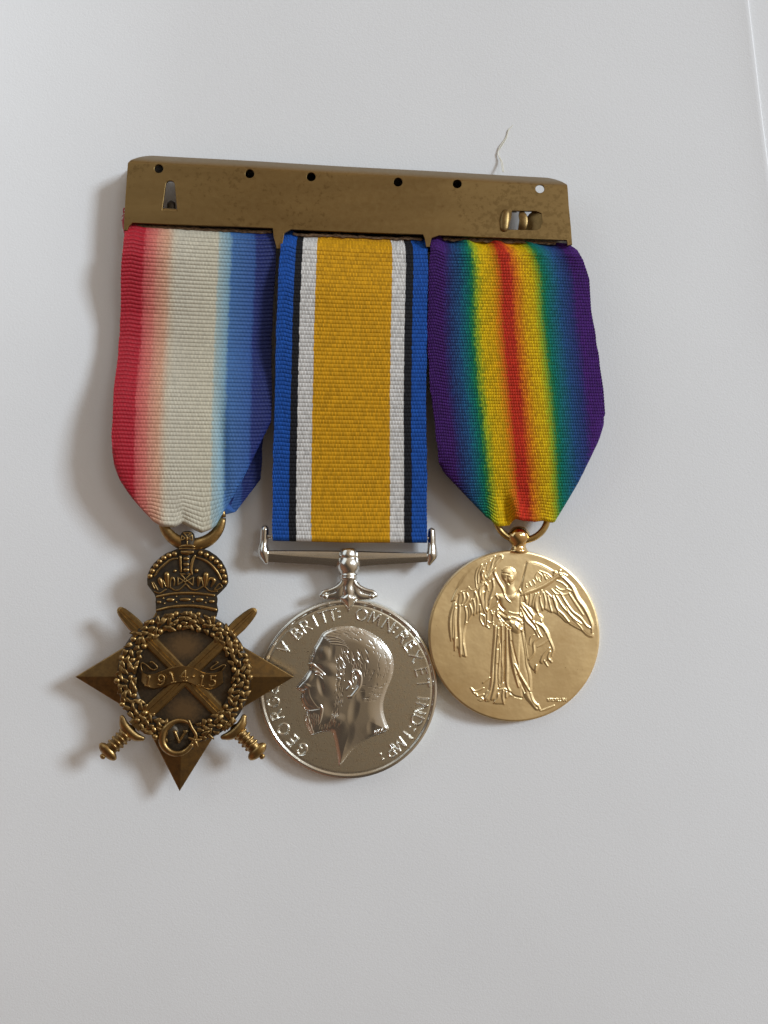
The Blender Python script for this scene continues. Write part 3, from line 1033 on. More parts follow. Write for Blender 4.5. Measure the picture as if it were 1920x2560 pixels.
    cut([(215, 1310), (300, 1305), (400, 1290)], [1.5, 2, 1.2], -0.014)
    cut([(420, 1240), (440, 1300), (420, 1420), (400, 1500)], [2, 3, 3, 2], 0.014)
    for k in range(16):
        x = 225 + (k % 6) * 32
        y = 1350 + (k // 6) * 75 + (k % 3) * 12
        cut([(x, y), (x + 8, y + 40), (x + 2, y + 75)], [1.2, 1.6, .8], -0.004)
    cut([(215, 1350), (230, 1450), (270, 1560), (310, 1650)], [3, 4, 4, 2], 0.012)
    for k in range(26):
        t = k / 25
        x = 430 + 230 * t + random.uniform(-15, 15)
        y = 1600 - 250 * t * t + random.uniform(-40, 20)
        cut([(x, y - 45), (x - 10, y), (x - 22, y + 35)], [1.0, 1.5, .7], -0.004)
    # whiskers from ear to jaw
    for k in range(70):
        t = random.random()
        x = 700 + random.uniform(-60, 70) + (-60 * t if t > .7 else 0)
        y = 520 + 1000 * t
        l = random.uniform(30, 60)
        sl = random.uniform(-0.3, 0.25) + (0.25 if t < .3 else -0.15)
        cut([(x, y), (x + l * sl * 0.3, y + l * 0.5), (x + l * sl, y + l)], [1.1, 1.7, 0.8], -0.004 if k % 3 else 0.003)
    # fringe and hair above the ear
    for k in range(9):
        y = 240 + k * 14
        cut([(450 + k * 16, y), (560 + k * 18, y + 10 * math.sin(k)), (660 + k * 14, y + 25), (760 + k * 8, y + 70)], [1.2, 2.0, 2.0, 1], -0.004 if k % 2 else 0.004)
    for k in range(60):
        x, y = random.uniform(700, 1110), random.uniform(400, 760)
        if y > 600 and x < 860 and x > 780:
            continue
        l = random.uniform(45, 100)
        b_ = 0.30 + random.uniform(-0.25, 0.25)
        cut([(x, y), (x + l * b_ * 0.3 + random.uniform(-5, 5), y + l * 0.5), (x + l * b_, y + l)], [0.9, random.uniform(1.4, 2.2), 0.7], random.choice((-0.0045, -0.0035, 0.003)))
    # ear
    ear = F([(880, 760), (930, 735), (980, 780), (1000, 860), (985, 960), (930, 1040), (870, 1110), (820, 1120)])
    q.stroke(ear, [3, 4, 4.5, 4.5, 4, 4, 3.5, 3], 0.020, None, 5, 0.8, only=2)
    cut([(930, 810), (955, 870), (930, 950), (890, 990)], [4, 5, 4, 2], -0.026)
    cut([(880, 770), (870, 850), (890, 920)], [2, 3, 2], 0.014)
    cut([(830, 900), (850, 960), (800, 1010)], [3, 4, 3], 0.012)
    # short hair: dashes that run round the skull
    for k in range(330):
        x, y = random.uniform(560, 1470), random.uniform(110, 1180)
        dx, dy = x - 860, y - 690
        rr = math.hypot(dx / 1.0, dy / 1.02)
        if not (400 if y < 700 else 230) < rr < 590 or (x < 760 and y > 300):
            continue
        if y > 880 and x < 1040:
            continue
        tx_, ty_ = -dy / rr, dx / rr
        if x < 860:
            tx_, ty_ = -dy / rr, dx / rr
        l = random.uniform(24, 44)
        a = random.uniform(-0.25, 0.25) + 0.25
        c_, s_ = math.cos(a), math.sin(a)
        tx_, ty_ = tx_ * c_ - ty_ * s_, tx_ * s_ + ty_ * c_
        cut([(x, y), (x + tx_ * l, y + ty_ * l)], [1.7, 0.9], -0.0032, 0)
    # small initials at the nape
    for k in range(3):
        x = 1200 + k * 48
        y = 1640 - k * 16
        cut([(x, y - 22), (x + 6, y + 22)], 1.4, 0.012, 0)
        cut([(x + 22, y - 28), (x + 28, y + 14)], 1.4, 0.012, 0)
        cut([(x, y), (x + 26, y - 8)], 1.2, 0.010, 0)
    q.build(rt, parts, 0.30, 0.0)
    # ---- suspender
    G = frame(640, 1300, 3.6065)
    g = lambda x, y: G([(x, y)])[0]
    zc = 0.27
    # cross bar: ridged, deeper toward the middle
    v, f = [], []
    st = [(100, 272, 303, 378), (300, 272, 318, 388), (560, 274, 335, 402), (745, 276, 348, 418), (925, 280, 352, 420), (1100, 285, 345, 405), (1350, 290, 335, 390), (1545, 292, 330, 378)]
    for (x, a, b, c) in st:
        ring = [(a, zc - .07), (a, zc + .05), (a + 10, zc + 0.085), (b, zc + .115), (b + 8, zc + .113), (c, zc + .075), (c, zc - .07)]
        v += [P(*g(x, yy), zz) for yy, zz in ring]
    n = 7
    for i in range(len(st) - 1):
        for j in range(n):
            f.append((i * n + j, (i + 1) * n + j, (i + 1) * n + (j + 1) % n, i * n + (j + 1) % n))
    f += [tuple(range(n)), tuple(reversed(range((len(st) - 1) * n, len(st) * n)))]
    mesh_obj('suspension_bar', v, f, M['silver_bar'], rt, True, 25)
    for pts, rr in (([(78, 82), (75, 140), (70, 210), (66, 260), (70, 310), (92, 378)], [11, 11, 11, 14, 14, 6]),
                    ([(1583, 102), (1584, 160), (1586, 225), (1588, 275), (1584, 325), (1562, 390)], [9.5, 10.5, 11, 13, 14, 6])):
        MB().tube(G(pts), zc + 0.05, rr, 1.3, 12, 5).build('end_post', M['silver'], rt)
    MB().tube(G([(80, 150), (833, 160), (1585, 165)]), 0.36, 5, 1, 10, 3).build('ribbon_rod', M['silver_bar'], rt)
    prof = [(250, 20), (254, 52), (262, 70), (280, 78), (310, 86), (334, 88), (340, 84), (346, 88), (380, 102), (410, 106), (440, 100), (468, 84), (484, 74), (490, 80), (502, 82), (512, 78), (518, 82), (532, 80), (542, 70), (546, 40)]
    x0, y0 = g(833, 0)
    MB().lathe(x0, zc + 0.06, [(a / 3.6065, r_ / 3.6065) for a, r_ in prof], 32, (0, 1), 1300, 0.95).build('swivel_knob', M['silver'], rt)
    stem = MB()
    stem.tube(G([(833, 535), (833, 580), (833, 640), (833, 690)]), zc + 0.06, [17, 13, 15, 14], 0.7, 16)
    stem.build('stem', M['silver'], rt)
    for s in (-1, 1):
        pts = G([(833 + s * 45, 535), (833 + s * 62, 575), (833 + s * 105, 612), (833 + s * 170, 638), (833 + s * 222, 652), (833 + s * 243, 680)])
        m = MB()
        m.tube(pts, zc + 0.05, [7, 7, 7, 6, 6, 6], 1.0, 12, 5)
        m.ell(*G([(833 + s * 212, 688)])[0], zc + 0.07, 9, 8, 0.06)
        m.tube(G([(833 + s * 60, 600), (833 + s * 90, 670), (833 + s * 190, 690)]), zc + 0.02, [14, 14, 8], 0.5, 10, 4)
        m.build('scroll_arm', M['silver'], rt)
    # claw: faceted drop lapping the rim
    ring0 = cat(G([(833, 628), (880, 668), (915, 702), (888, 752), (855, 795), (835, 828), (815, 795), (785, 752), (752, 708), (790, 668)]), 4, True)
    c0 = np.array(g(834, 708))
    v, f = [], []
    lv = [(1.0, 0.26), (1.0, 0.335), (0.86, 0.372), (0.6, 0.405), (0.3, 0.425)]
    for s, zz in lv:
        v += [P(*(c0 + (p - c0) * s), zz) for p in ring0]
    n = len(ring0)
    for i in range(len(lv) - 1):
        for j in range(n):
            f.append((i * n + j, i * n + (j + 1) % n, (i + 1) * n + (j + 1) % n, (i + 1) * n + j))
    v.append(P(*c0, 0.43))
    f += [((len(lv) - 1) * n + j, (len(lv) - 1) * n + (j + 1) % n, len(v) - 1) for j in range(n)]
    m = MB()
    m.v, m.f = v, f
    m.build('claw', M['silver'], rt)
    return rt


silver_medal()


# ------------------------------------------------------------------ gilt medal
def gold_medal():
    rt = root('round_medal', 'round gilt medal with a winged standing figure in relief', 'medal', P(1286, 1590, 0), 'three medals in a row on the ribbons')
    cx, cy, R = 1285.5, 1590.5, 213
    q = Relief(cx, cy, R, 220, 1060)
    r = q.r
    q.H += -0.012 * sm(208, 213, r) ** 2
    ang = np.arctan2(q.Y - cy, q.X - cx)
    q.H += 0.010 * np.sin(q.X * 0.024) * np.cos(q.Y * 0.019 + 1) + 0.003 * np.sin(q.X * 0.05 + q.Y * 0.041)
    A = frame(1110, 1370, 7.629)
    B = frame(1250, 1370, 6.636)
    D = frame(1160, 1560, 6.913)
    parts = {0: ('disc', M['gold']), 1: ('wing', M['gold']), 2: ('wing', M['gold']), 3: ('drapery', M['gold']), 4: ('palm_branch', M['gold']), 5: ('figure', M['gold']), 6: ('signature', M['gold'])}
    raw = q.stroke
    def soft(p, rr, h, pid=None, smooth=5, pw=1.7, only=None):
        h = h * {1: 0.6, 2: 0.6, 3: 0.7, 4: 0.7}.get(pid, 0.8)
        raw(p, [w_ * 1.5 for w_ in rr] if isinstance(rr, list) else rr * 1.5, h, pid, smooth, pw, only)
    q.stroke = soft
    # left wing
    q.dome(A([(930, 200), (700, 275), (520, 405), (380, 560), (280, 720), (200, 860), (142, 1010), (190, 1020), (130, 1230), (98, 1420), (112, 1620), (135, 1780), (170, 1740), (200, 1965), (250, 1900), (295, 2075), (335, 2060), (395, 2085), (428, 2060),
               (405, 1900), (370, 1740), (405, 1480), (470, 1420), (535, 1295), (575, 1285), (640, 1245), (740, 1190), (760, 1000), (760, 700), (800, 450)]), 0.014, 5, 1, 3, 0.7)
    for p, rr, h in [
        ([(200, 1040), (130, 1230), (105, 1450), (118, 1650), (135, 1770)], [2.5, 3, 3, 2.5, 1.5], .016), ([(228, 1080), (188, 1280), (178, 1500), (162, 1740)], [1.6, 2, 2, 1.2], .012),
        ([(240, 1150), (215, 1400), (212, 1650), (205, 1950)], [2, 2.4, 2.6, 2], .015), ([(300, 1100), (288, 1400), (305, 1700), (316, 2060)], [2.4, 2.8, 2.8, 2.4], .016),
        ([(405, 1130), (432, 1300), (392, 1560), (372, 1750), (412, 2060)], [2.4, 2.6, 2.6, 2.6, 2.6], .018), ([(490, 1080), (530, 1200), (520, 1300), (425, 1460)], [2, 2.3, 2.3, 1.5], .014),
        ([(560, 980), (588, 1130), (575, 1275)], [2, 2.3, 2.3], .014), ([(600, 850), (640, 1000), (632, 1240)], [2, 2.3, 2.3], .013), ([(680, 1090), (692, 1230)], [2, 2], .012),
        ([(365, 860), (380, 980), (335, 1085)], [2.2, 2.4, 1.6], .014), ([(440, 870), (460, 960), (390, 1080)], [2.2, 2.4, 1.6], .014), ([(590, 830), (585, 950), (500, 1010)], [2.2, 2.4, 1.6], .012),
        ([(330, 1095), (400, 1085), (480, 1015), (525, 970)], [1.6, 1.8, 1.8, 1.4], .010), ([(320, 830), (250, 900), (165, 1010)], [1.6, 1.6, 1.6], .012), ([(470, 740), (420, 810), (310, 835)], [1.4, 1.6, 1.4], .008),
        ([(930, 190), (700, 270), (520, 400), (330, 620), (230, 830), (150, 1010)], [2, 2.4, 2.6, 2.6, 2.4, 2], .010),
        ([(640, 780), (530, 800), (470, 745)], [1.4, 1.6, 1.2], .006)]:
        q.stroke(A(p), rr, h, 1)
    q.stroke(A([(270, 900), (245, 1100), (240, 1400), (255, 1700)]), [2.5, 2.5, 2.5, 2], -0.012)
    q.stroke(A([(440, 1150), (455, 1300), (440, 1400)]), 2.2, -0.010)
    # right wing
    q.dome(B([(430, 240), (560, 238), (720, 290), (850, 365), (960, 400), (1080, 470), (1200, 620), (1300, 830), (1410, 980), (1490, 1140), (1545, 1300), (1545, 1440), (1525, 1475), (1450, 1450), (1360, 1375), (1260, 1320), (1160, 1265), (1080, 1235), (1000, 1155),
              (900, 1085), (830, 1075), (750, 1030), (690, 1040), (630, 1090), (540, 1000), (440, 950), (370, 850), (350, 700), (380, 450)]), 0.013, 6, 2, 3, 0.7)
    for p, rr, h in [
        ([(1050, 490), (1200, 640), (1290, 830), (1400, 980), (1480, 1140), (1532, 1290), (1525, 1400)], [2.5, 4, 5, 5, 4, 3, 2], .026),
        ([(1150, 760), (1260, 930), (1380, 1110)], [2, 3, 2], .012), ([(1010, 750), (1080, 880), (1200, 1050), (1330, 1150), (1430, 1280), (1510, 1335)], [2, 2.5, 2.5, 2.5, 2.5, 2], .015),
        ([(930, 790), (1040, 970), (1200, 1140), (1345, 1255)], [2, 2.5, 2.5, 2], .015), ([(1100, 980), (1180, 1130), (1280, 1220)], [1.6, 2, 1.6], .010), ([(880, 830), (940, 1000), (1050, 1110), (1140, 1225)], [2, 2.4, 2.4, 2], .014),
        ([(880, 800), (930, 920), (965, 1080)], [2, 2.4, 2], .013), ([(795, 800), (820, 920), (860, 1060)], [2, 2.4, 2], .013), ([(720, 740), (755, 880), (752, 1005)], [2, 2.4, 2.4], .014), ([(660, 800), (672, 900), (712, 1030)], [2, 2.4, 2.4], .014),
        ([(690, 700), (690, 760), (660, 820)], [1.8, 2, 1.6], .012), ([(590, 760), (560, 850), (540, 950)], [1.8, 2.2, 1.8], .013), ([(505, 770), (500, 860), (480, 960)], [1.8, 2.2, 2], .013), ([(420, 785), (440, 850), (438, 930)], [1.8, 2.2, 2], .013),
        ([(630, 750), (592, 870), (600, 1000), (632, 1080)], [2, 3.5, 3.5, 2.5], .018), ([(940, 540), (1030, 580), (1110, 645)], [1.6, 2, 1.8], .011), ([(930, 640), (1000, 690), (1080, 695), (1112, 655)], [1.6, 2, 2, 1.6], .011),
        ([(860, 690), (930, 760), (990, 765)], [1.6, 2, 1.6], .011), ([(760, 720), (860, 820), (880, 825)], [1.6, 2, 1.6], .011), ([(930, 690), (1000, 740)], [1.6, 1.6], .009), ([(1100, 670), (1190, 715), (1210, 730)], [1.6, 2, 1.6], .011),
        ([(1000, 760), (1080, 772), (1150, 750)], [1.6, 2, 1.8], .011), ([(1160, 1260), (1260, 1318), (1360, 1370), (1450, 1450), (1530, 1470), (1542, 1430)], [2, 2, 2, 2.4, 2.6, 2.2], .012),
        ([(1200, 1180), (1310, 1280), (1370, 1360)], [1.6, 2, 1.6], .010), ([(430, 240), (560, 238), (720, 292), (860, 372), (930, 400)], [1.6, 1.8, 2, 2, 2.4], .012),
        ([(630, 395), (590, 470), (622, 545)], [1.4, 2, 1.6], .011), ([(645, 410), (700, 470), (690, 535)], [1.4, 2, 1.6], .011), ([(720, 430), (770, 515)], [2.5, 2.5], .013), ([(650, 378), (780, 430), (850, 485)], [1.6, 2, 1.6], .011),
        ([(545, 535), (570, 570), (580, 600)], [1.4, 1.8, 1.4], .010), ([(490, 570), (500, 600), (520, 630)], [1.4, 1.8, 1.4], .010), ([(440, 600), (430, 630), (450, 655)], [1.4, 1.8, 1.4], .010), ([(640, 500), (650, 540), (670, 560)], [1.4, 1.8, 1.4], .010),
        ([(770, 455), (810, 490)], [2, 2], .011)]:
        q.stroke(B(p), rr, h, 2)
    q.stroke(B([(435, 240), (395, 420), (335, 600), (270, 740)]), [2.2, 2.4, 2.4, 2.4], -0.014)
    # flying drapery at the right
    q.dome(B([(350, 920), (450, 960), (540, 1075), (640, 1080), (700, 1200), (740, 1300), (790, 1410), (835, 1520), (895, 1680), (865, 1790), (855, 1890), (800, 1870), (740, 1890), (700, 1930), (660, 1900), (640, 2000), (600, 2060), (520, 2010), (460, 1900), (420, 1600), (380, 1200)]), 0.014, 5, 3, 3, 0.7)
    for p, rr, h in [
        ([(380, 920), (480, 1010), (545, 1120), (550, 1180)], [2.5, 4, 3, 2], .020), ([(360, 950), (460, 1110), (570, 1250), (640, 1400), (695, 1480)], [2.5, 3, 3, 3, 1.6], .018), ([(350, 1010), (430, 1200), (560, 1330), (640, 1480)], [2, 2.5, 2.5, 1.6], .014),
        ([(600, 1240), (720, 1315), (790, 1420), (822, 1510), (888, 1680), (860, 1790)], [2.5, 4, 4, 3, 2.4, 2], .020), ([(640, 1090), (690, 1150), (690, 1220)], [2, 3.4, 2.5], .018), ([(560, 1440), (510, 1490), (490, 1600)], [1.6, 2.2, 1.6], .012),
        ([(640, 1490), (560, 1580), (562, 1740), (480, 1850)], [2, 2.6, 2.6, 2.4], .015), ([(800, 1530), (700, 1600), (620, 1640)], [1.6, 2.2, 1.4], .010), ([(820, 1660), (720, 1780), (672, 1900)], [2, 2.6, 2.4], .015), ([(830, 1720), (800, 1820), (852, 1890)], [2, 2.6, 2.6], .015),
        ([(740, 1880), (790, 1960)], [2.6, 2], .016), ([(600, 1950), (590, 2060)], [2.6, 2.6], .016), ([(720, 1440), (750, 1410)], [1.6, 1.6], .010)]:
        q.stroke(B(p), rr, h, 3)
    q.stroke(B([(400, 1050), (480, 1180), (600, 1330)]), 2.2, -0.012, None, 5, 1, 3)
    # palm and hanging bundle
    for p, rr, h in [
        ([(820, 590), (900, 430), (970, 320), (1040, 215), (1100, 150)], [2, 2.2, 2.2, 2, 1.6], .016), ([(830, 600), (880, 480), (930, 270), (970, 155)], [2, 2.2, 2, 1.5], .016), ([(860, 560), (960, 420), (1020, 300), (1100, 200)], [2, 2.4, 2.4, 1.8], .016),
        ([(1000, 180), (1060, 140), (1110, 160), (1115, 200)], [1.6, 1.8, 1.8, 1.6], .013), ([(750, 610), (712, 480), (752, 370)], [2.2, 3.4, 2], .020), ([(790, 560), (762, 450), (800, 300)], [1.8, 2.4, 1.6], .016), ([(650, 670), (655, 500), (720, 330)], [1.8, 2.4, 1.6], .015),
        ([(620, 760), (602, 560), (640, 400), (720, 310)], [1.6, 2, 2, 1.4], .013), ([(815, 420), (830, 320), (880, 250)], [1.6, 2, 1.4], .013), ([(710, 650), (730, 560), (745, 450)], [2, 2.8, 2], .018),
        ([(780, 660), (695, 760), (685, 900), (760, 1160), (790, 1250)], [2, 2.4, 2.6, 2.4, 2], .018), ([(780, 670), (825, 740), (800, 880), (790, 1000), (815, 1200)], [2.4, 3, 3, 2.6, 2], .020), ([(930, 600), (945, 760), (890, 940), (862, 1080), (820, 1210)], [2.4, 3, 3, 2.6, 2], .020),
        ([(760, 840), (725, 900), (760, 1060), (800, 1180)], [2, 2.6, 2.4, 1.8], .016), ([(820, 1180), (825, 1340), (815, 1490)], [3.2, 3.2, 2.6], .022), ([(700, 1260), (690, 1360), (760, 1480), (780, 1400), (770, 1300), (720, 1270)], [1.6, 1.8, 1.8, 1.8, 1.8, 1.6], .015),
        ([(840, 1400), (880, 1430), (940, 1420)], [1.8, 2, 1.6], .013), ([(830, 1490), (870, 1530), (940, 1460)], [1.6, 1.8, 1.6], .012), ([(870, 640), (830, 700), (850, 820)], [1.8, 2, 1.6], .012)]:
        q.stroke(A(p), rr, h, 4)
    # figure: skirt, leg, torso, arms, head
    q.dome(D([(540, 20), (525, 300), (495, 700), (470, 930), (440, 1150), (340, 1300), (420, 1350), (500, 1310), (520, 1380), (640, 1390), (700, 1380), (760, 1290), (820, 1250), (1000, 1280), (1000, 1100), (960, 700), (960, 0), (700, -40)]), 0.014, 5, 5, 3, 0.7)
    q.dome(D([(800, -20), (960, -20), (1000, 100), (1040, 300), (1072, 500), (1092, 700), (1142, 900), (1152, 1100), (1155, 1200), (1205, 1320), (1260, 1420), (1318, 1480), (1240, 1495), (1140, 1390), (1040, 1270), (960, 1050), (870, 700), (800, 400), (775, 100)]), 0.022, 12, 5, 3, 1.0)
    q.dome(A([(985, 890), (1050, 870), (1150, 870), (1250, 900), (1400, 860), (1470, 900), (1485, 1050), (1465, 1200), (1500, 1400), (1520, 1560), (1400, 1640), (1250, 1560), (1150, 1440), (1080, 1250), (1045, 1100), (1040, 1000)]), 0.020, 13, 5, 3, 1.0)
    for p, rr, h in [
        ([(540, 40), (522, 300), (492, 700), (482, 950), (450, 1150), (400, 1290)], [3, 3, 3, 3, 3, 2.5], .022), ([(592, 80), (580, 300), (560, 600), (555, 900), (520, 1150), (480, 1300)], [2.4, 3, 3.6, 4, 4, 3], .018),
        ([(655, 30), (662, 300), (652, 600), (672, 800), (655, 1030), (612, 1085)], [2, 2.2, 2.2, 2.2, 2, 1.4], .016), ([(600, 200), (622, 500), (600, 800), (590, 1000), (612, 1085)], [1.6, 2, 2, 2, 1.4], .014),
        ([(735, 20), (738, 500), (742, 750), (738, 950), (752, 1080), (795, 1165)], [2.6, 3, 4, 4, 3, 2.4], .022), ([(780, 100), (800, 350), (850, 700), (910, 950), (945, 1085)], [3, 4, 4.5, 3.6, 2.4], .026),
        ([(880, 700), (980, 900), (1100, 1100), (1135, 1160)], [2.2, 2.8, 2.8, 2], .018), ([(440, 930), (330, 1015)], [1.8, 2], .013), ([(120, 1110), (200, 1162), (340, 1105)], [2, 2, 1.4], .014), ([(130, 1120), (170, 1190), (215, 1215)], [1.8, 2, 1.8], .014),
        ([(205, 1205), (240, 1245), (340, 1215)], [1.8, 2, 1.4], .014), ([(250, 1310), (300, 1275), (330, 1310), (280, 1325)], [1.6, 1.8, 1.8, 1.6], .014), ([(410, 1160), (370, 1250), (380, 1330)], [2.4, 3, 2], .016),
        ([(590, 1210), (585, 1280), (520, 1365)], [2.4, 2.8, 2], .018), ([(680, 1150), (670, 1250), (690, 1380)], [2.4, 3, 2.2], .016), ([(730, 1180), (730, 1260)], [3, 3], .018), ([(610, 1140), (700, 1120), (770, 1160)], [1.6, 1.8, 1.6], .012),
        ([(1000, 90), (1042, 300), (1075, 520), (1090, 700), (1140, 900), (1150, 1150)], [2.5, 3.4, 3.4, 3.4, 3.6, 3], .018), ([(1150, 1190), (1195, 1320), (1260, 1410)], [2.6, 3, 3], .016), ([(1275, 1400), (1310, 1470)], [2.6, 2.6], .016)]:
        q.stroke(D(p), rr, h, 5)
    for p, rr in [([(630, 60), (615, 300), (590, 420)], 2.2), ([(575, 700), (575, 900), (600, 1100)], 2.4), ([(700, 300), (690, 700), (690, 1000)], 2.2), ([(820, 300), (870, 500), (925, 700)], 2.2), ([(790, 1170), (860, 1240), (1000, 1278)], 2.0), ([(920, 880), (1000, 1050), (1060, 1180)], 2.2)]:
        q.stroke(D(p), rr, -0.016)
    for p, rr, h in [
        ([(970, 400), (965, 480), (1040, 640), (1120, 770), (1155, 890)], [2.5, 3, 3.2, 3.2, 2.5], .022), ([(985, 900), (1030, 980), (1010, 1050), (870, 1170)], [2.2, 2.6, 2.4, 1.8], .014), ([(860, 1060), (900, 980), (1000, 880)], [1.8, 2, 1.8], .012),
        ([(1150, 900), (1210, 985), (1270, 1035)], [1.6, 2, 1.6], .012), ([(1270, 1035), (1340, 960), (1395, 900)], [1.6, 1.8, 1.4], .010), ([(1050, 1240), (1130, 1320), (1260, 1340)], [2.5, 4, 4], .012), ([(1020, 1180), (1010, 1270), (1080, 1360), (1170, 1450), (1270, 1530)], [2.4, 2.8, 2.8, 2.4, 2], .018),
        ([(1230, 1330), (1280, 1420), (1330, 1450)], [3, 3.5, 2], .008), ([(1370, 1370), (1440, 1390), (1490, 1440)], [2, 3, 2.6], .012), ([(1350, 1440), (1420, 1530), (1490, 1580)], [1.8, 2.4, 2.6], .011), ([(1440, 1270), (1490, 1310)], [2.4, 2.4], .016),
        ([(1280, 1310), (1380, 1340), (1480, 1390)], [1.6, 1.8, 1.6], .010), ([(1240, 1220), (1350, 1250), (1470, 1250)], [1.6, 1.8, 1.4], .008), ([(1465, 900), (1470, 1060), (1460, 1230), (1480, 1320)], [2.4, 3, 3, 2.4], .016), ([(940, 1260), (930, 1400)], [2, 2], .012), ([(900, 1200), (930, 1290), (960, 1220)], [1.6, 1.8, 1.4], .010),
        ([(1440, 790), (1480, 880), (1500, 1010)], [2, 2.4, 2], .014), ([(1540, 920), (1560, 980)], [2.4, 2.4], .014)]:
        q.stroke(A(p), rr, h, 5)
    for p, rr in [([(1045, 1010), (1080, 1100), (1150, 1180)], 3.2), ([(1080, 1215), (1150, 1270), (1180, 1290)], 2.8), ([(1060, 1340), (1150, 1450), (1270, 1540)], 1.8)]:
        q.stroke(A(p), rr, -0.026)
    # outstretched arm
    q.dome(B([(350, 770), (430, 695), (600, 640), (750, 560), (880, 480), (980, 405), (1040, 425), (1045, 490), (940, 525), (860, 585), (740, 665), (600, 725), (480, 775), (400, 795)]), 0.020, 7, 5, 3, 0.9)
    q.stroke(B([(1000, 375), (985, 410), (1010, 440)]), [2.5, 3, 3], 0.018, 5)
    q.stroke(B([(890, 400), (920, 400), (890, 450)]), [2, 2.5, 2], 0.014, 5)
    q.stroke(B([(1050, 430), (1110, 460)]), [2.2, 2], 0.012, 5)
    # neck, head with cap of hair, face
    q.stroke(A([(1250, 640), (1262, 760), (1280, 880)]), [8, 8, 12], 0.022, 5)
    (hx, hy), = A([(1235, 510)])
    q.ell(hx, hy, 19, 20, 0.036, 0, 5, 0.7)
    (hx, hy), = A([(1275, 590)])
    q.ell(hx, hy, 9, 14, 0.012, -8, 5, 0.8)
    for p, rr, h in [([(1120, 480), (1200, 490), (1290, 520)], 1.8, -.010), ([(1270, 530), (1280, 580)], 1.8, .008), ([(1205, 540), (1210, 620), (1250, 690)], 2, -.010), ([(1230, 560), (1255, 565)], 1.3, -.006), ([(1290, 565), (1310, 560)], 1.3, -.006), ([(1255, 640), (1290, 640)], 1.3, -.006),
                     ([(1110, 420), (1180, 380), (1280, 390), (1340, 460)], 2, .006), ([(1160, 600), (1180, 660)], 2.2, .010)]:
        q.stroke(A(p), rr, h, 5)
    # ground line and tiny signature
    q.stroke(D([(1320, 1500), (1420, 1470), (1560, 1410)]), [1.6, 2.6, 1.6], 0.010, 5)
    x = 1440
    for ch in 'WMCMILLAN':
        wd = LET[ch][0]
        for s in letter_strokes(ch, *D([(x + wd * 16, 1312)])[0], 6.0, (1, 0), (0, -1)):
            q.stroke(s, 1.1, 0.008, 6, 0)
        x += wd * 34 + 14
    q.build(rt, parts, 0.27, 0.02, tilt=(-0.115, -0.035))
    # mount: ball, collar and ring
    MB().lathe(1297, 0.25, [(1315, 3), (1318, 14), (1323, 20), (1331, 26.5), (1341, 29), (1350, 27.5), (1356, 23), (1360, 19), (1363, 17.5), (1368, 18), (1374, 21), (1381, 26), (1384, 12)], 32, (0, 1), 0, 0.85).build('ball_mount', M['gold_bright'], rt)
    pts = ell_pts(1304, 1291, 65, 60, 0, 360, 40)
    MB().tube(pts, 0.30, 8.5, 1.0, 14, 0, cap=False).build('ring', M['gold_ring'], rt)
    return rt


gold_medal()


# ------------------------------------------------------------------ bronze star
def ground_mat(at):
    """oxidised ground, rubbed back to brown metal in two patches above and below the scroll"""
    m, t, b = new_mat('bronze_ground')
    geo = N(t, 'ShaderNodeNewGeometry')
    fac = None
    for dy in (0.62, -0.66):
        mp = N(t, 'ShaderNodeMapping')
        mp.inputs['Location'].default_value = (-at[0] / 0.42, -(at[1] + dy) / 0.32, 0)
        mp.inputs['Scale'].default_value = (1 / 0.42, 1 / 0.32, 0)
        t.links.new(geo.outputs['Position'], mp.inputs['Vector'])
        ln = N(t, 'ShaderNodeVectorMath', operation='LENGTH')
        t.links.new(mp.outputs[0], ln.inputs[0])
        r_ = ramp(t, ln.outputs['Value'], [(0.1, (1, 1, 1)), (1.3, (0, 0, 0))])
        if fac is None:
            fac = r_.outputs[0]
        else:
            ad = N(t, 'ShaderNodeMath', operation='MAXIMUM')
            t.links.new(fac, ad.inputs[0])
            t.links.new(r_.outputs[0], ad.inputs[1])
            fac = ad.outputs[0]
    nz = mapped_noise(t, 20, 4)
    mu = N(t, 'ShaderNodeMath', operation='MULTIPLY_ADD')
    t.links.new(fac, mu.inputs[0])
    mu.inputs[1].default_value = 1.3
    sb = N(t, 'ShaderNodeMath', operation='MULTIPLY_ADD')
    t.links.new(nz.outputs['Fac'], sb.inputs[0])
    sb.inputs[1].default_value = 1.1
    sb.inputs[2].default_value = -0.5
    t.links.new(sb.outputs[0], mu.inputs[2])
    c = ramp(t, mu.outputs[0], [(0.0, (0.085, 0.062, 0.04)), (1.0, (0.22, 0.137, 0.066))])
    t.links.new(c.outputs[0], b.inputs['Base Color'])
    b.inputs['Metallic'].default_value = 0.8
    b.inputs['Roughness'].default_value = 0.46
    bump(t, b, nz.outputs['Fac'], 0.4, 0.005)
    return m


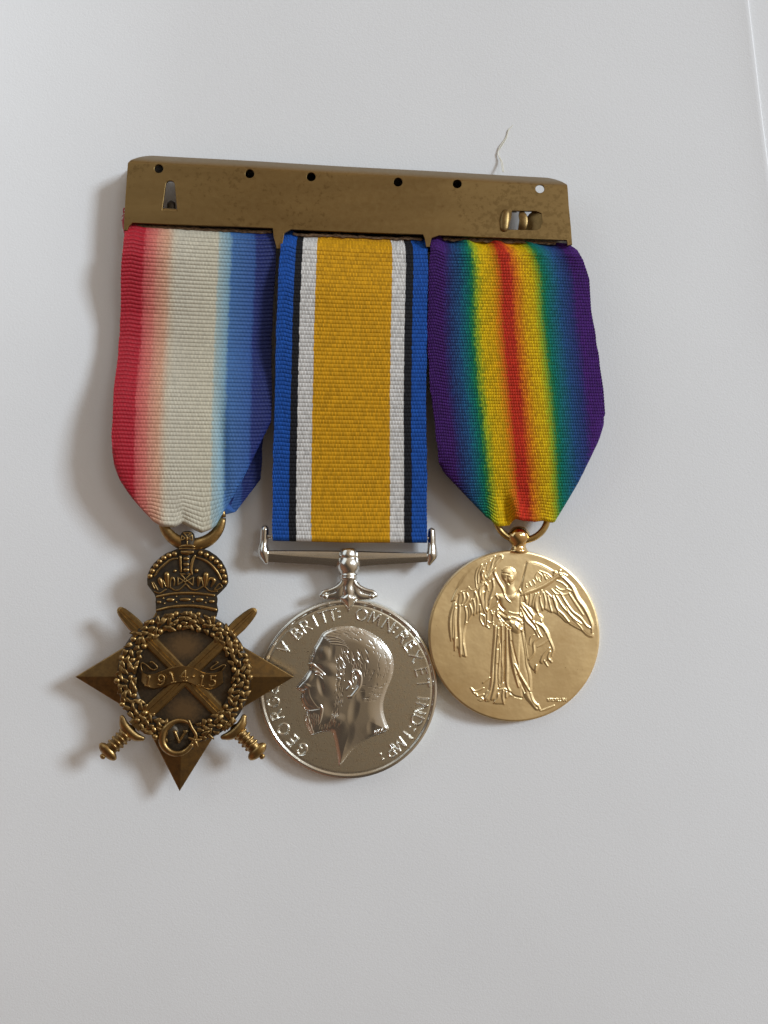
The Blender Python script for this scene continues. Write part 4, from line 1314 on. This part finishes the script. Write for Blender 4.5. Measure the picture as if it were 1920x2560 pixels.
def star_medal():
    global DZ
    DZ = 0.15
    rt = root('star_medal', 'dark bronze star medal with crown, crossed swords and wreath', 'medal', P(459, 1692, -DZ), 'three medals in a row on the ribbons')
    cx, cy = 459.5, 1692.5
    # star body: four ridged rays
    tips = [(188, 1692), (452, 1420), (735, 1692), (449, 1978)]
    inn = [(cx - 103, cy - 103), (cx + 103, cy - 103), (cx + 103, cy + 103), (cx - 103, cy + 103)]
    v, f = [], []
    loop = [tips[0], inn[0], tips[1], inn[1], tips[2], inn[2], tips[3], inn[3]]
    zt = [0.40, 0.365] * 4
    for (x, y), zz in zip(loop, zt):
        v.append(P(x, y, 0.28))
    for (x, y), zz in zip(loop, zt):
        v.append(P(x, y, zz - 0.012))
    for (x, y), zz in zip(loop, zt):
        v.append(P(cx + (x - cx) * 0.988, cy + (y - cy) * 0.988, zz))
    for (x, y) in loop[::2]:
        v.append(P(cx + (x - cx) * 0.44, cy + (y - cy) * 0.44, 0.497))
    v.append(P(cx, cy, 0.50))
    for i in range(8):
        j = (i + 1) % 8
        f += [(i, j, 8 + j, 8 + i), (8 + i, 8 + j, 16 + j, 16 + i)]
        if i % 2 == 0:
            f += [(16 + i, 16 + j, 24 + i // 2), (24 + i // 2, 16 + j, 28)]
        else:
            f += [(16 + i, 16 + j, 24 + (j // 2) % 4), (24 + (j // 2) % 4, 28, 16 + i)]
    f.append(tuple(reversed(range(8))))
    m = MB()
    m.v, m.f = v, f
    o = m.build('star', M['bronze_mid'], rt, True, 8)
    bv = o.modifiers.new('bevel', 'BEVEL')
    bv.width = 0.02
    bv.segments = 3
    bv.limit_method = 'ANGLE'
    bv.angle_limit = math.radians(7)
    bv.harden_normals = False
    # oxidised ground inside the wreath
    circ = [(cx + 160 * math.cos(a), cy + 160 * math.sin(a)) for a in np.linspace(0, 2 * math.pi, 72, endpoint=False)]
    m = MB()
    vv, ff = [], []
    lev = [(160, 0.37), (160, 0.49), (155, 0.502), (120, 0.506), (80, 0.515), (40, 0.524)]
    for rr, zz in lev:
        vv += [P(cx + rr * math.cos(a), cy + rr * math.sin(a), zz) for a in np.linspace(0, 2 * math.pi, 72, endpoint=False)]
    for i in range(len(lev) - 1):
        for j in range(72):
            ff.append((i * 72 + j, i * 72 + (j + 1) % 72, (i + 1) * 72 + (j + 1) % 72, (i + 1) * 72 + j))
    ff.append(tuple(5 * 72 + j for j in range(72)))
    ff.append(tuple(reversed(range(72))))
    m.v, m.f = vv, ff
    m.build('centre_plate', ground_mat(P(cx, cy, 0.52)), rt, True, 40)
    # ---- swords
    def sword(tip, pom, name='sword', zb=0.545):
        tip, pom = np.array(tip, float), np.array(pom, float)
        L = np.linalg.norm(pom - tip)
        d = (pom - tip) / L
        n_ = np.array([-d[1], d[0]])
        sw = bpy.data.objects.new(name, None)
        C.objects.link(sw)
        place(sw, P(*((tip + pom) / 2), 0.5), rt)
        # blade: five long facets with a fuller, rounded end
        st = [(0, 2.5), (2, 6), (6, 9.5), (14, 12.5), (30, 15.5), (55, 18), (72, 17.5), (90, 17), (110, 17), (130, 17), (L - 110, 17)]
        v, f = [], []
        for t, hw in st:
            zz = 0.50 + (zb - 0.50) * float(sm(35, 130, t))
            for u, dz in ((-1, -0.13), (-1, 0), (-0.78, 0.03), (-0.26, 0.034), (-0.14, 0.014), (0.14, 0.014), (0.26, 0.034), (0.78, 0.03), (1, 0), (1, -0.13)):
                p = tip + d * t + n_ * hw * u
                v.append(P(p[0], p[1], zz + dz * min(1, hw / 12) - (0.02 if t < 5 else 0)))
        k = 10
        for i in range(len(st) - 1):
            for j in range(k - 1):
                f.append((i * k + j, (i + 1) * k + j, (i + 1) * k + j + 1, i * k + j + 1))
        f.append(tuple(range(k)))
        b = MB()
        b.v, b.f = v, f
        b.build('blade', M['bronze'], sw, True, 18)
        # guard
        g0 = pom - d * 101
        gm = MB()
        gm.tube([g0 - n_ * 36 + d * -4, g0 - n_ * 20 + d * 5, g0 + d * 8, g0 + n_ * 20 + d * 5, g0 + n_ * 36 + d * -4], 0.49, [7, 12, 13.5, 12, 7], 0.9, 14, 5)
        gm.build('guard', M['bronze'], sw)
        # grip with wire turns
        a, b_ = pom - d * 94, pom - d * 30
        MB().tube([a, (a + b_) / 2, b_], 0.455, [17, 16, 16], 0.8, 14, 3).build('grip', M['bronze_mid'], sw)
        for k in range(4):
            c = a + (b_ - a) * (0.22 + 0.2 * k)
            MB().tube([c - n_ * 16, c - n_ * 9, c, c + n_ * 9, c + n_ * 16], [0.46, 0.54, 0.563, 0.54, 0.46], 4.0, 0.9, 8, 3).build('grip_band', M['bronze'], sw)
        c = pom - d * 20
        ang = math.degrees(math.atan2(n_[1], n_[0]))
        MB().ell(c[0], c[1], 0.46, 29, 14.5, 0.115, ang, 24, 14).build('pommel', M['bronze'], sw)
        c2 = pom - d * 2
        MB().ell(c2[0], c2[1], 0.45, 8, 6.5, 0.055, ang).build('pommel_button', M['bronze'], sw)
        return sw
    sword((295, 1520), (657, 1893))
    sword((640, 1522), (255, 1893), 'sword', 0.552)
    # ---- wreath
    wr = MB()
    a0, a1 = math.radians(104), math.radians(436)
    wr.tube([(cx + 143 * math.cos(a), cy + 143 * math.sin(a)) for a in np.linspace(a0, a1, 60)], 0.515, 24, 0.32, 12, 0)
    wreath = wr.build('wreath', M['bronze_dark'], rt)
    def unit(name, mat, lobes):
        b = MB()
        o = None
        bm = bmesh.new()
        for (x, y, rx, ry, rz) in lobes:
            mm = bmesh.ops.create_icosphere(bm, subdivisions=2, radius=1)
            for q in mm['verts']:
                q.co = Vector((q.co.x * rx + x, q.co.y * ry + y, q.co.z * rz))
        me = bpy.data.meshes.new(name)
        bm.to_mesh(me)
        bm.free()
        me.polygons.foreach_set('use_smooth', [True] * len(me.polygons))
        me.materials.append(mat)
        return bpy.data.objects.new(name, me)
    M['leaf'] = metal('bronze_leaf', (0.17, 0.105, 0.044), (0.42, 0.275, 0.11), 0.38, 16, 45, 0.4, 0.004)
    leaves = []
    for k in range(5):
        a_, b_ = random.uniform(0, 6), random.uniform(0, 6)
        lf = unit('leaf', M['leaf'], [(0, 0, 1, 0.62, 0.62)])
        for q in lf.data.vertices:
            x, y, z = q.co
            an = math.atan2(y / 0.62, x)
            lob = 1 + 0.22 * math.sin(3 * an + a_) + 0.12 * math.sin(5 * an + b_)
            q.co.x, q.co.y = x * lob, y * lob
            q.co.z = z * (1 + 0.25 * math.sin(4.2 * x + a_) * math.cos(5 * y + b_)) - 0.22 * math.exp(-(y / 0.13) ** 2) * (z > 0.1)
        leaves.append(lf)
    berry = unit('berry', M['bronze'], [(0, 0, 1, 1, 1)])
    F = frame(280, 1500, 4.608)
    bl = F([(465, 255), (560, 360), (775, 310), (740, 160), (995, 165), (1000, 340), (1230, 280), (250, 450), (370, 530), (115, 665), (240, 690), (60, 930), (215, 890), (260, 1100), (120, 1200), (380, 1300), (295, 1385), (485, 1490), (500, 1575),
            (1160, 400), (1310, 560), (1425, 480), (1540, 700), (1405, 800), (1410, 990), (1545, 1010), (1590, 890), (1430, 1255), (1310, 1225), (1125, 1390), (1240, 1450)])
    pts = []
    for x, y in bl:
        r_ = random.uniform(6.8, 8.2)
        s = K * 0.966
        copy_part(berry, 'berry', P(x, y, 0.575), (0, 0, random.uniform(0, 6)), (r_ * s * 1.1, r_ * s * 0.95, r_ * s * 0.85), wreath)
        pts.append((x, y, 12))
    tries = 0
    while len(pts) < 285 and tries < 20000:
        tries += 1
        a = random.uniform(a0 + 0.05, a1 - 0.05)
        rr = random.uniform(122, 164)
        x, y = cx + rr * math.cos(a), cy + rr * math.sin(a)
        if y < 1562 and rr > 160 and abs(x - 459) < 70:
            continue
        sp = 11.5
        if any((x - q[0]) ** 2 + (y - q[1]) ** 2 < (sp if q[2] < 12 else 13) ** 2 for q in pts):
            continue
        pts.append((x, y, 9))
        s = K * 0.966
        h = 0.565 + 0.035 * math.cos((rr - 143) / 24 * 1.4) + random.uniform(-0.008, 0.012)
        l = random.uniform(9.5, 13.0)
        copy_part(random.choice(leaves), 'leaf', P(x, y, h), (random.uniform(-.25, .25), random.uniform(-.25, .25), -a + random.uniform(-1.1, 1.1) + math.pi / 2),
                  (l * s, l * s * random.uniform(0.75, 1.0), l * s * 0.6), wreath)
    # ---- scroll with date
    S = frame(320, 1600, 5.925)
    up_ = cat(S([(205, 455), (250, 490), (310, 506), (420, 490), (540, 440), (640, 405), (760, 385), (880, 390), (1000, 420), (1100, 470), (1200, 492), (1300, 482), (1398, 445)]), 4)
    lo_ = cat(S([(200, 625), (260, 685), (340, 722), (430, 722), (550, 690), (680, 650), (800, 632), (900, 640), (1010, 680), (1120, 715), (1230, 730), (1330, 700), (1412, 640)]), 4)
    n = len(up_)
    v, f = [], []
    for i in range(n):
        t = i / (n - 1)
        bend = 0.02 * math.cos(t * 4 * math.pi)
        for u, dz in ((0, -0.07), (0, 0.0), (0.06, 0.02), (0.5, 0.012), (0.94, 0.02), (1, 0.0), (1, -0.07)):
            p = up_[i] * (1 - u) + lo_[i] * u
            v.append(P(p[0], p[1], 0.605 + dz + bend))
    for i in range(n - 1):
        for j in range(6):
            f.append((i * 7 + j, i * 7 + j + 1, (i + 1) * 7 + j + 1, (i + 1) * 7 + j))
    f += [tuple(range(7)), tuple(reversed(range((n - 1) * 7, n * 7)))]
    b = MB()
    b.v, b.f = v, f
    scroll = b.build('scroll', M['bronze_mid'], rt, True, 40)
    for pl in ([(205, 460), (188, 385), (210, 338), (270, 370), (340, 430), (400, 442), (432, 400), (360, 325), (330, 330)], [(1398, 450), (1442, 390), (1420, 368), (1330, 412), (1260, 442), (1225, 420), (1330, 340), (1310, 325)]):
        MB().tube(S(pl), 0.575, 2.6, 1.4, 8, 4).build('scroll_curl', M['bronze_mid'], rt)
    for ch, x, y, rot in (('1', 300, 605, 14), ('9', 487, 595, 8), ('1', 650, 555, -14), ('4', 825, 530, 2), ('.', 965, 545, 0), ('1', 1090, 600, 12), ('5', 1248, 610, 4)):
        (px, py), = S([(x, y)])
        a = math.radians(rot)
        d_ = MB()
        for s in letter_strokes(ch, px, py, 26, (math.cos(a), math.sin(a)), (math.sin(a), -math.cos(a))):
            d_.tube(s, 0.640, 2.7 if ch != '.' else 3.8, 1.0, 8, 3)
        d_.build('digit', M['bronze'], scroll)
    # ---- cypher
    E = frame(380, 1760, 5.53)
    cm = MB()
    cm.tube(E([(505, 262), (440, 235), (355, 232), (255, 275), (180, 350), (145, 450), (150, 550), (205, 630), (290, 680), (390, 685), (480, 640), (545, 570)]), 0.60, [3.6, 4.8, 6, 7.5, 9.2, 10, 9.8, 9.2, 8, 7.4, 6.6, 6], 0.9, 12, 4)
    cm.tube(E([(510, 235), (545, 320), (605, 420), (605, 490)]), 0.61, [4, 4.4, 4.4, 4], 0.9, 10, 4)
    for k in range(5):
        a = math.radians(-90 + 72 * k + 8)
        cm.tube(E([(590, 505), (590 + 85 * math.cos(a), 505 + 85 * math.sin(a))]), 0.605, [6.5, 2.6], 0.9, 8, 0)
    cm.build('cypher', M['bronze'], rt)
    (gx, gy), = E([(355, 460)])
    MB().ell(gx, gy, 0.47, 40, 42, 0.06, 0, 28, 10).build('cypher_ground', M['bronze_dark'], rt)
    vm = MB()
    vm.tube(E([(315, 385), (345, 450), (375, 530)]), 0.565, [4.2, 3.8, 2.8], 1.0, 8, 3)
    vm.tube(E([(470, 378), (420, 450), (375, 530)]), 0.565, [4, 3.4, 2.8], 1.0, 8, 3)
    vm.tube(E([(300, 380), (345, 378)]), 0.57, 2.4, 1, 8, 0)
    vm.tube(E([(440, 375), (490, 375)]), 0.57, 2.4, 1, 8, 0)
    vm.build('numeral', M['bronze'], rt)
    tw = MB()
    for k in range(7):
        x, y = 230 + random.uniform(-10, 280), 340 + random.uniform(0, 260)
        if abs(x - 380) < 80 and 360 < y < 540:
            continue
        tw.tube(E([(x, y), (x + 25, y + 20), (x + 60, y + 22)]), 0.53, [2, 3, 2], 0.8, 6, 3)
    tw.build('cypher_tendril', M['bronze_dark'], rt)
    # ---- crown
    W = frame(360, 1290, 7.213)
    out = W([(620, 605), (520, 645), (400, 695), (300, 765), (205, 855), (135, 945), (92, 1050), (78, 1140), (82, 1230), (130, 1300), (200, 1390), (232, 1460), (232, 1600), (238, 1720), (275, 1800), (1290, 1800), (1318, 1700), (1296, 1590), (1308, 1500), (1290, 1435),
             (1385, 1345), (1470, 1255), (1500, 1190), (1492, 1080), (1460, 960), (1390, 830), (1290, 730), (1170, 650), (1050, 605), (930, 620), (780, 560)])
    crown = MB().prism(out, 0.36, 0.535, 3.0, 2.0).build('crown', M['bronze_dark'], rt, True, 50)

    def ct(p, rr, z=0.55, mat='bronze', name='crown_ridge', flat=0.9):
        rr = [q * 1.2 for q in rr] if isinstance(rr, list) else rr * 1.2
        MB().tube(W(p), z, rr, flat, 8, 4).build(name, M[mat], crown)
    s = K * 0.967
    for x, y in ((555, 682), (455, 710), (365, 755), (285, 820), (215, 897), (155, 987), (112, 1085), (1020, 665), (1125, 700), (1220, 757), (1305, 822), (1370, 900), (1418, 987), (1452, 1085), (1455, 1192)):
        (px, py), = W([(x, y)])
        copy_part(berry, 'bead', P(px, py, 0.55), (0, 0, 0), (7.4 * s, 7.0 * s, 6.5 * s), crown)
    for x, y in ((765, 770), (765, 872), (765, 972)):
        (px, py), = W([(x, y)])
        copy_part(berry, 'bead', P(px, py, 0.575), (0, 0, 0), (8 * s, 5 * s, 5 * s), crown)
    for x, y, r_ in ((560, 990, 4.5), (950, 985, 5.8), (585, 1450, 2.6), (585, 1552, 2.6), (895, 1450, 2.6), (885, 1545, 2.6), (1135, 1470, 3), (1110, 1560, 3), (350, 1482, 2.6), (370, 1575, 2.6)):
        (px, py), = W([(x, y)])
        copy_part(berry, 'bead', P(px, py, 0.54), (0, 0, 0), (r_ * s,) * 3, crown)
    for x, y, rx, ry in ((475, 1512, 10.5, 5.5), (740, 1505, 14.5, 5), (1000, 1510, 10.5, 5.5), (275, 1552, 6, 4.4), (1220, 1540, 8, 4.4)):
        (px, py), = W([(x, y)])
        copy_part(berry, 'jewel', P(px, py, 0.54), (0, 0, 0), (rx * s, ry * s, 4.5 * s), crown)
    ct([(600, 765), (480, 790), (350, 890), (250, 990), (195, 1080)], [2, 2.6, 2.8, 2.6, 2])
    ct([(950, 745), (1100, 800), (1220, 890), (1320, 1010), (1390, 1140)], [2, 2.8, 3, 3, 2.4])
    ct([(655, 740), (658, 860), (668, 1000)], [3.5, 3, 2], 0.555)
    ct([(915, 720), (870, 830), (850, 960), (868, 1050)], [3, 3.6, 3.2, 2], 0.56)
    ct([(765, 720), (765, 870), (765, 1020)], [9, 8.5, 8], 0.535, 'bronze_dark', 'arch_band', 0.5)
    ct([(240, 1455), (500, 1405), (750, 1390), (1000, 1400), (1262, 1432)], [3, 3.2, 3.2, 3.2, 2.8], 0.545, name='band_ridge')
    ct([(240, 1700), (500, 1640), (800, 1620), (1050, 1640), (1290, 1692)], [3, 3.4, 3.4, 3.6, 4], 0.545, name='band_ridge')
    for p, rr in (([(410, 1055), (415, 1120), (430, 1280)], [6.5, 6, 2]), ([(285, 1150), (305, 1210), (330, 1290)], [5.5, 5, 1.8]), ([(470, 1290), (472, 1180), (515, 1110), (548, 1170), (540, 1250)], [1.6, 2, 2.6, 2, 1.6]), ([(340, 1160), (390, 1270)], [1.5, 1.5]),
                  ([(1118, 1060), (1112, 1130), (1100, 1280)], [6.5, 6, 2]), ([(990, 1125), (990, 1180), (975, 1260)], [5.5, 4.5, 1.8]), ([(1130, 1250), (1150, 1180), (1200, 1125), (1265, 1160), (1215, 1270)], [1.6, 2, 3, 4.5, 2]), ([(1030, 1110), (1065, 1250)], [1.6, 1.6])):
        ct(p, rr, 0.55, 'bronze', 'fleur_petal')
    for tri in ([(660, 1048), (840, 1048), (745, 1145), (660, 1048)], [(612, 1108), (612, 1245), (715, 1172), (612, 1108)], [(892, 1105), (880, 1245), (785, 1172), (892, 1105)], [(745, 1140), (775, 1168), (745, 1196), (715, 1168), (745, 1140)]):
        b = MB()
        for p0, p1 in zip(tri[:-1], tri[1:]):
            b.tube(W([p0, p1]), 0.553, 1.9, 1.0, 6, 0)
        b.build('cross_arm', M['bronze'], crown)
    for p in ([(140, 1200), (160, 1255), (185, 1305)], [(165, 1195), (205, 1260), (245, 1335)], [(1270, 1325), (1360, 1222), (1405, 1282), (1330, 1330), (1270, 1325)], [(195, 1368), (285, 1395), (395, 1325)], [(465, 1285), (560, 1342), (650, 1320), (745, 1225)], [(765, 1235), (850, 1318), (960, 1332), (1075, 1265)], [(1108, 1285), (1185, 1355), (1320, 1358)]):
        ct(p, 1.9, 0.543, 'bronze_mid', 'crown_swag')
    # orb on top, with its own small cross
    MB().lathe(468.5, 0.50, [(1327, 4), (1329, 11), (1334, 16), (1342, 19), (1352, 20.5), (1361, 20), (1368, 19), (1370, 17.5), (1373, 19), (1380, 19), (1386, 16), (1389, 8)], 28, (0, 1), 0, 0.75).build('orb', M['bronze_dark'], crown)
    ct([(640, 560), (700, 540), (780, 535), (860, 540), (905, 552)], [1.6, 2.8, 3, 3.2, 2], 0.622, 'bronze', 'orb_band')
    ct([(645, 592), (700, 588), (780, 586), (860, 588), (900, 592)], 1.8, 0.618, 'bronze', 'orb_band')
    ct([(690, 650), (780, 662), (870, 650)], [4, 6, 4], 0.59, 'bronze_mid', 'orb_foot')
    for tri in ([(715, 305), (840, 305), (775, 375), (715, 305)], [(680, 350), (670, 440), (745, 405), (680, 350)], [(865, 345), (870, 440), (795, 405), (865, 345)]):
        b = MB()
        for p0, p1 in zip(tri[:-1], tri[1:]):
            b.tube(W([p0, p1]), 0.60 if tri[0][1] < 330 else 0.615, 1.7, 1.0, 6, 0)
        b.build('orb_cross', M['bronze'], crown)
    ct([(775, 385), (775, 425)], [2.6, 2.4], 0.645, 'bronze', 'orb_stud')
    ct([(778, 455), (780, 530)], [1.4, 1.4], 0.645, 'bronze', 'orb_seam')
    # suspension ring: heavy below, thin at the sides
    pts, rr = [], []
    for k in range(49):
        a = 2 * math.pi * k / 48
        low = max(0, math.sin(a))
        rr.append(9 + 8 * low ** 0.8)
        rad = 76 - 8 * low
        pts.append((480 + rad * math.cos(a), 1294 + rad * math.sin(a)))
    MB().tube(pts, 0.47, rr, 0.8, 16, 0, cap=False).build('ring', M['bronze'], rt)
    return rt


star_medal()
DZ = 0.0

# ------------------------------------------------------------------ loose bits
th = MB()
for k, dx in enumerate((0.0, 2.6)):
    th.tube([(1282 - dx * 2.4, 313 + dx * 2), (1272 - dx * .6, 326), (1264 + dx, 345), (1250 + dx * 1.5, 366), (1245 - dx * .4, 384), (1252 + dx * 1.2, 404), (1257 + dx, 430)], [-.005, .01, .005, .02, .02, .06, .2], [0.7, 1.0, 1.1, 1.1, 1.1, 1.1, 1.1], 1, 6, 5)
o = th.build('thread', M['thread'])
o['label'] = 'loose white thread end sticking out above the brass bar'
o['category'] = 'thread'
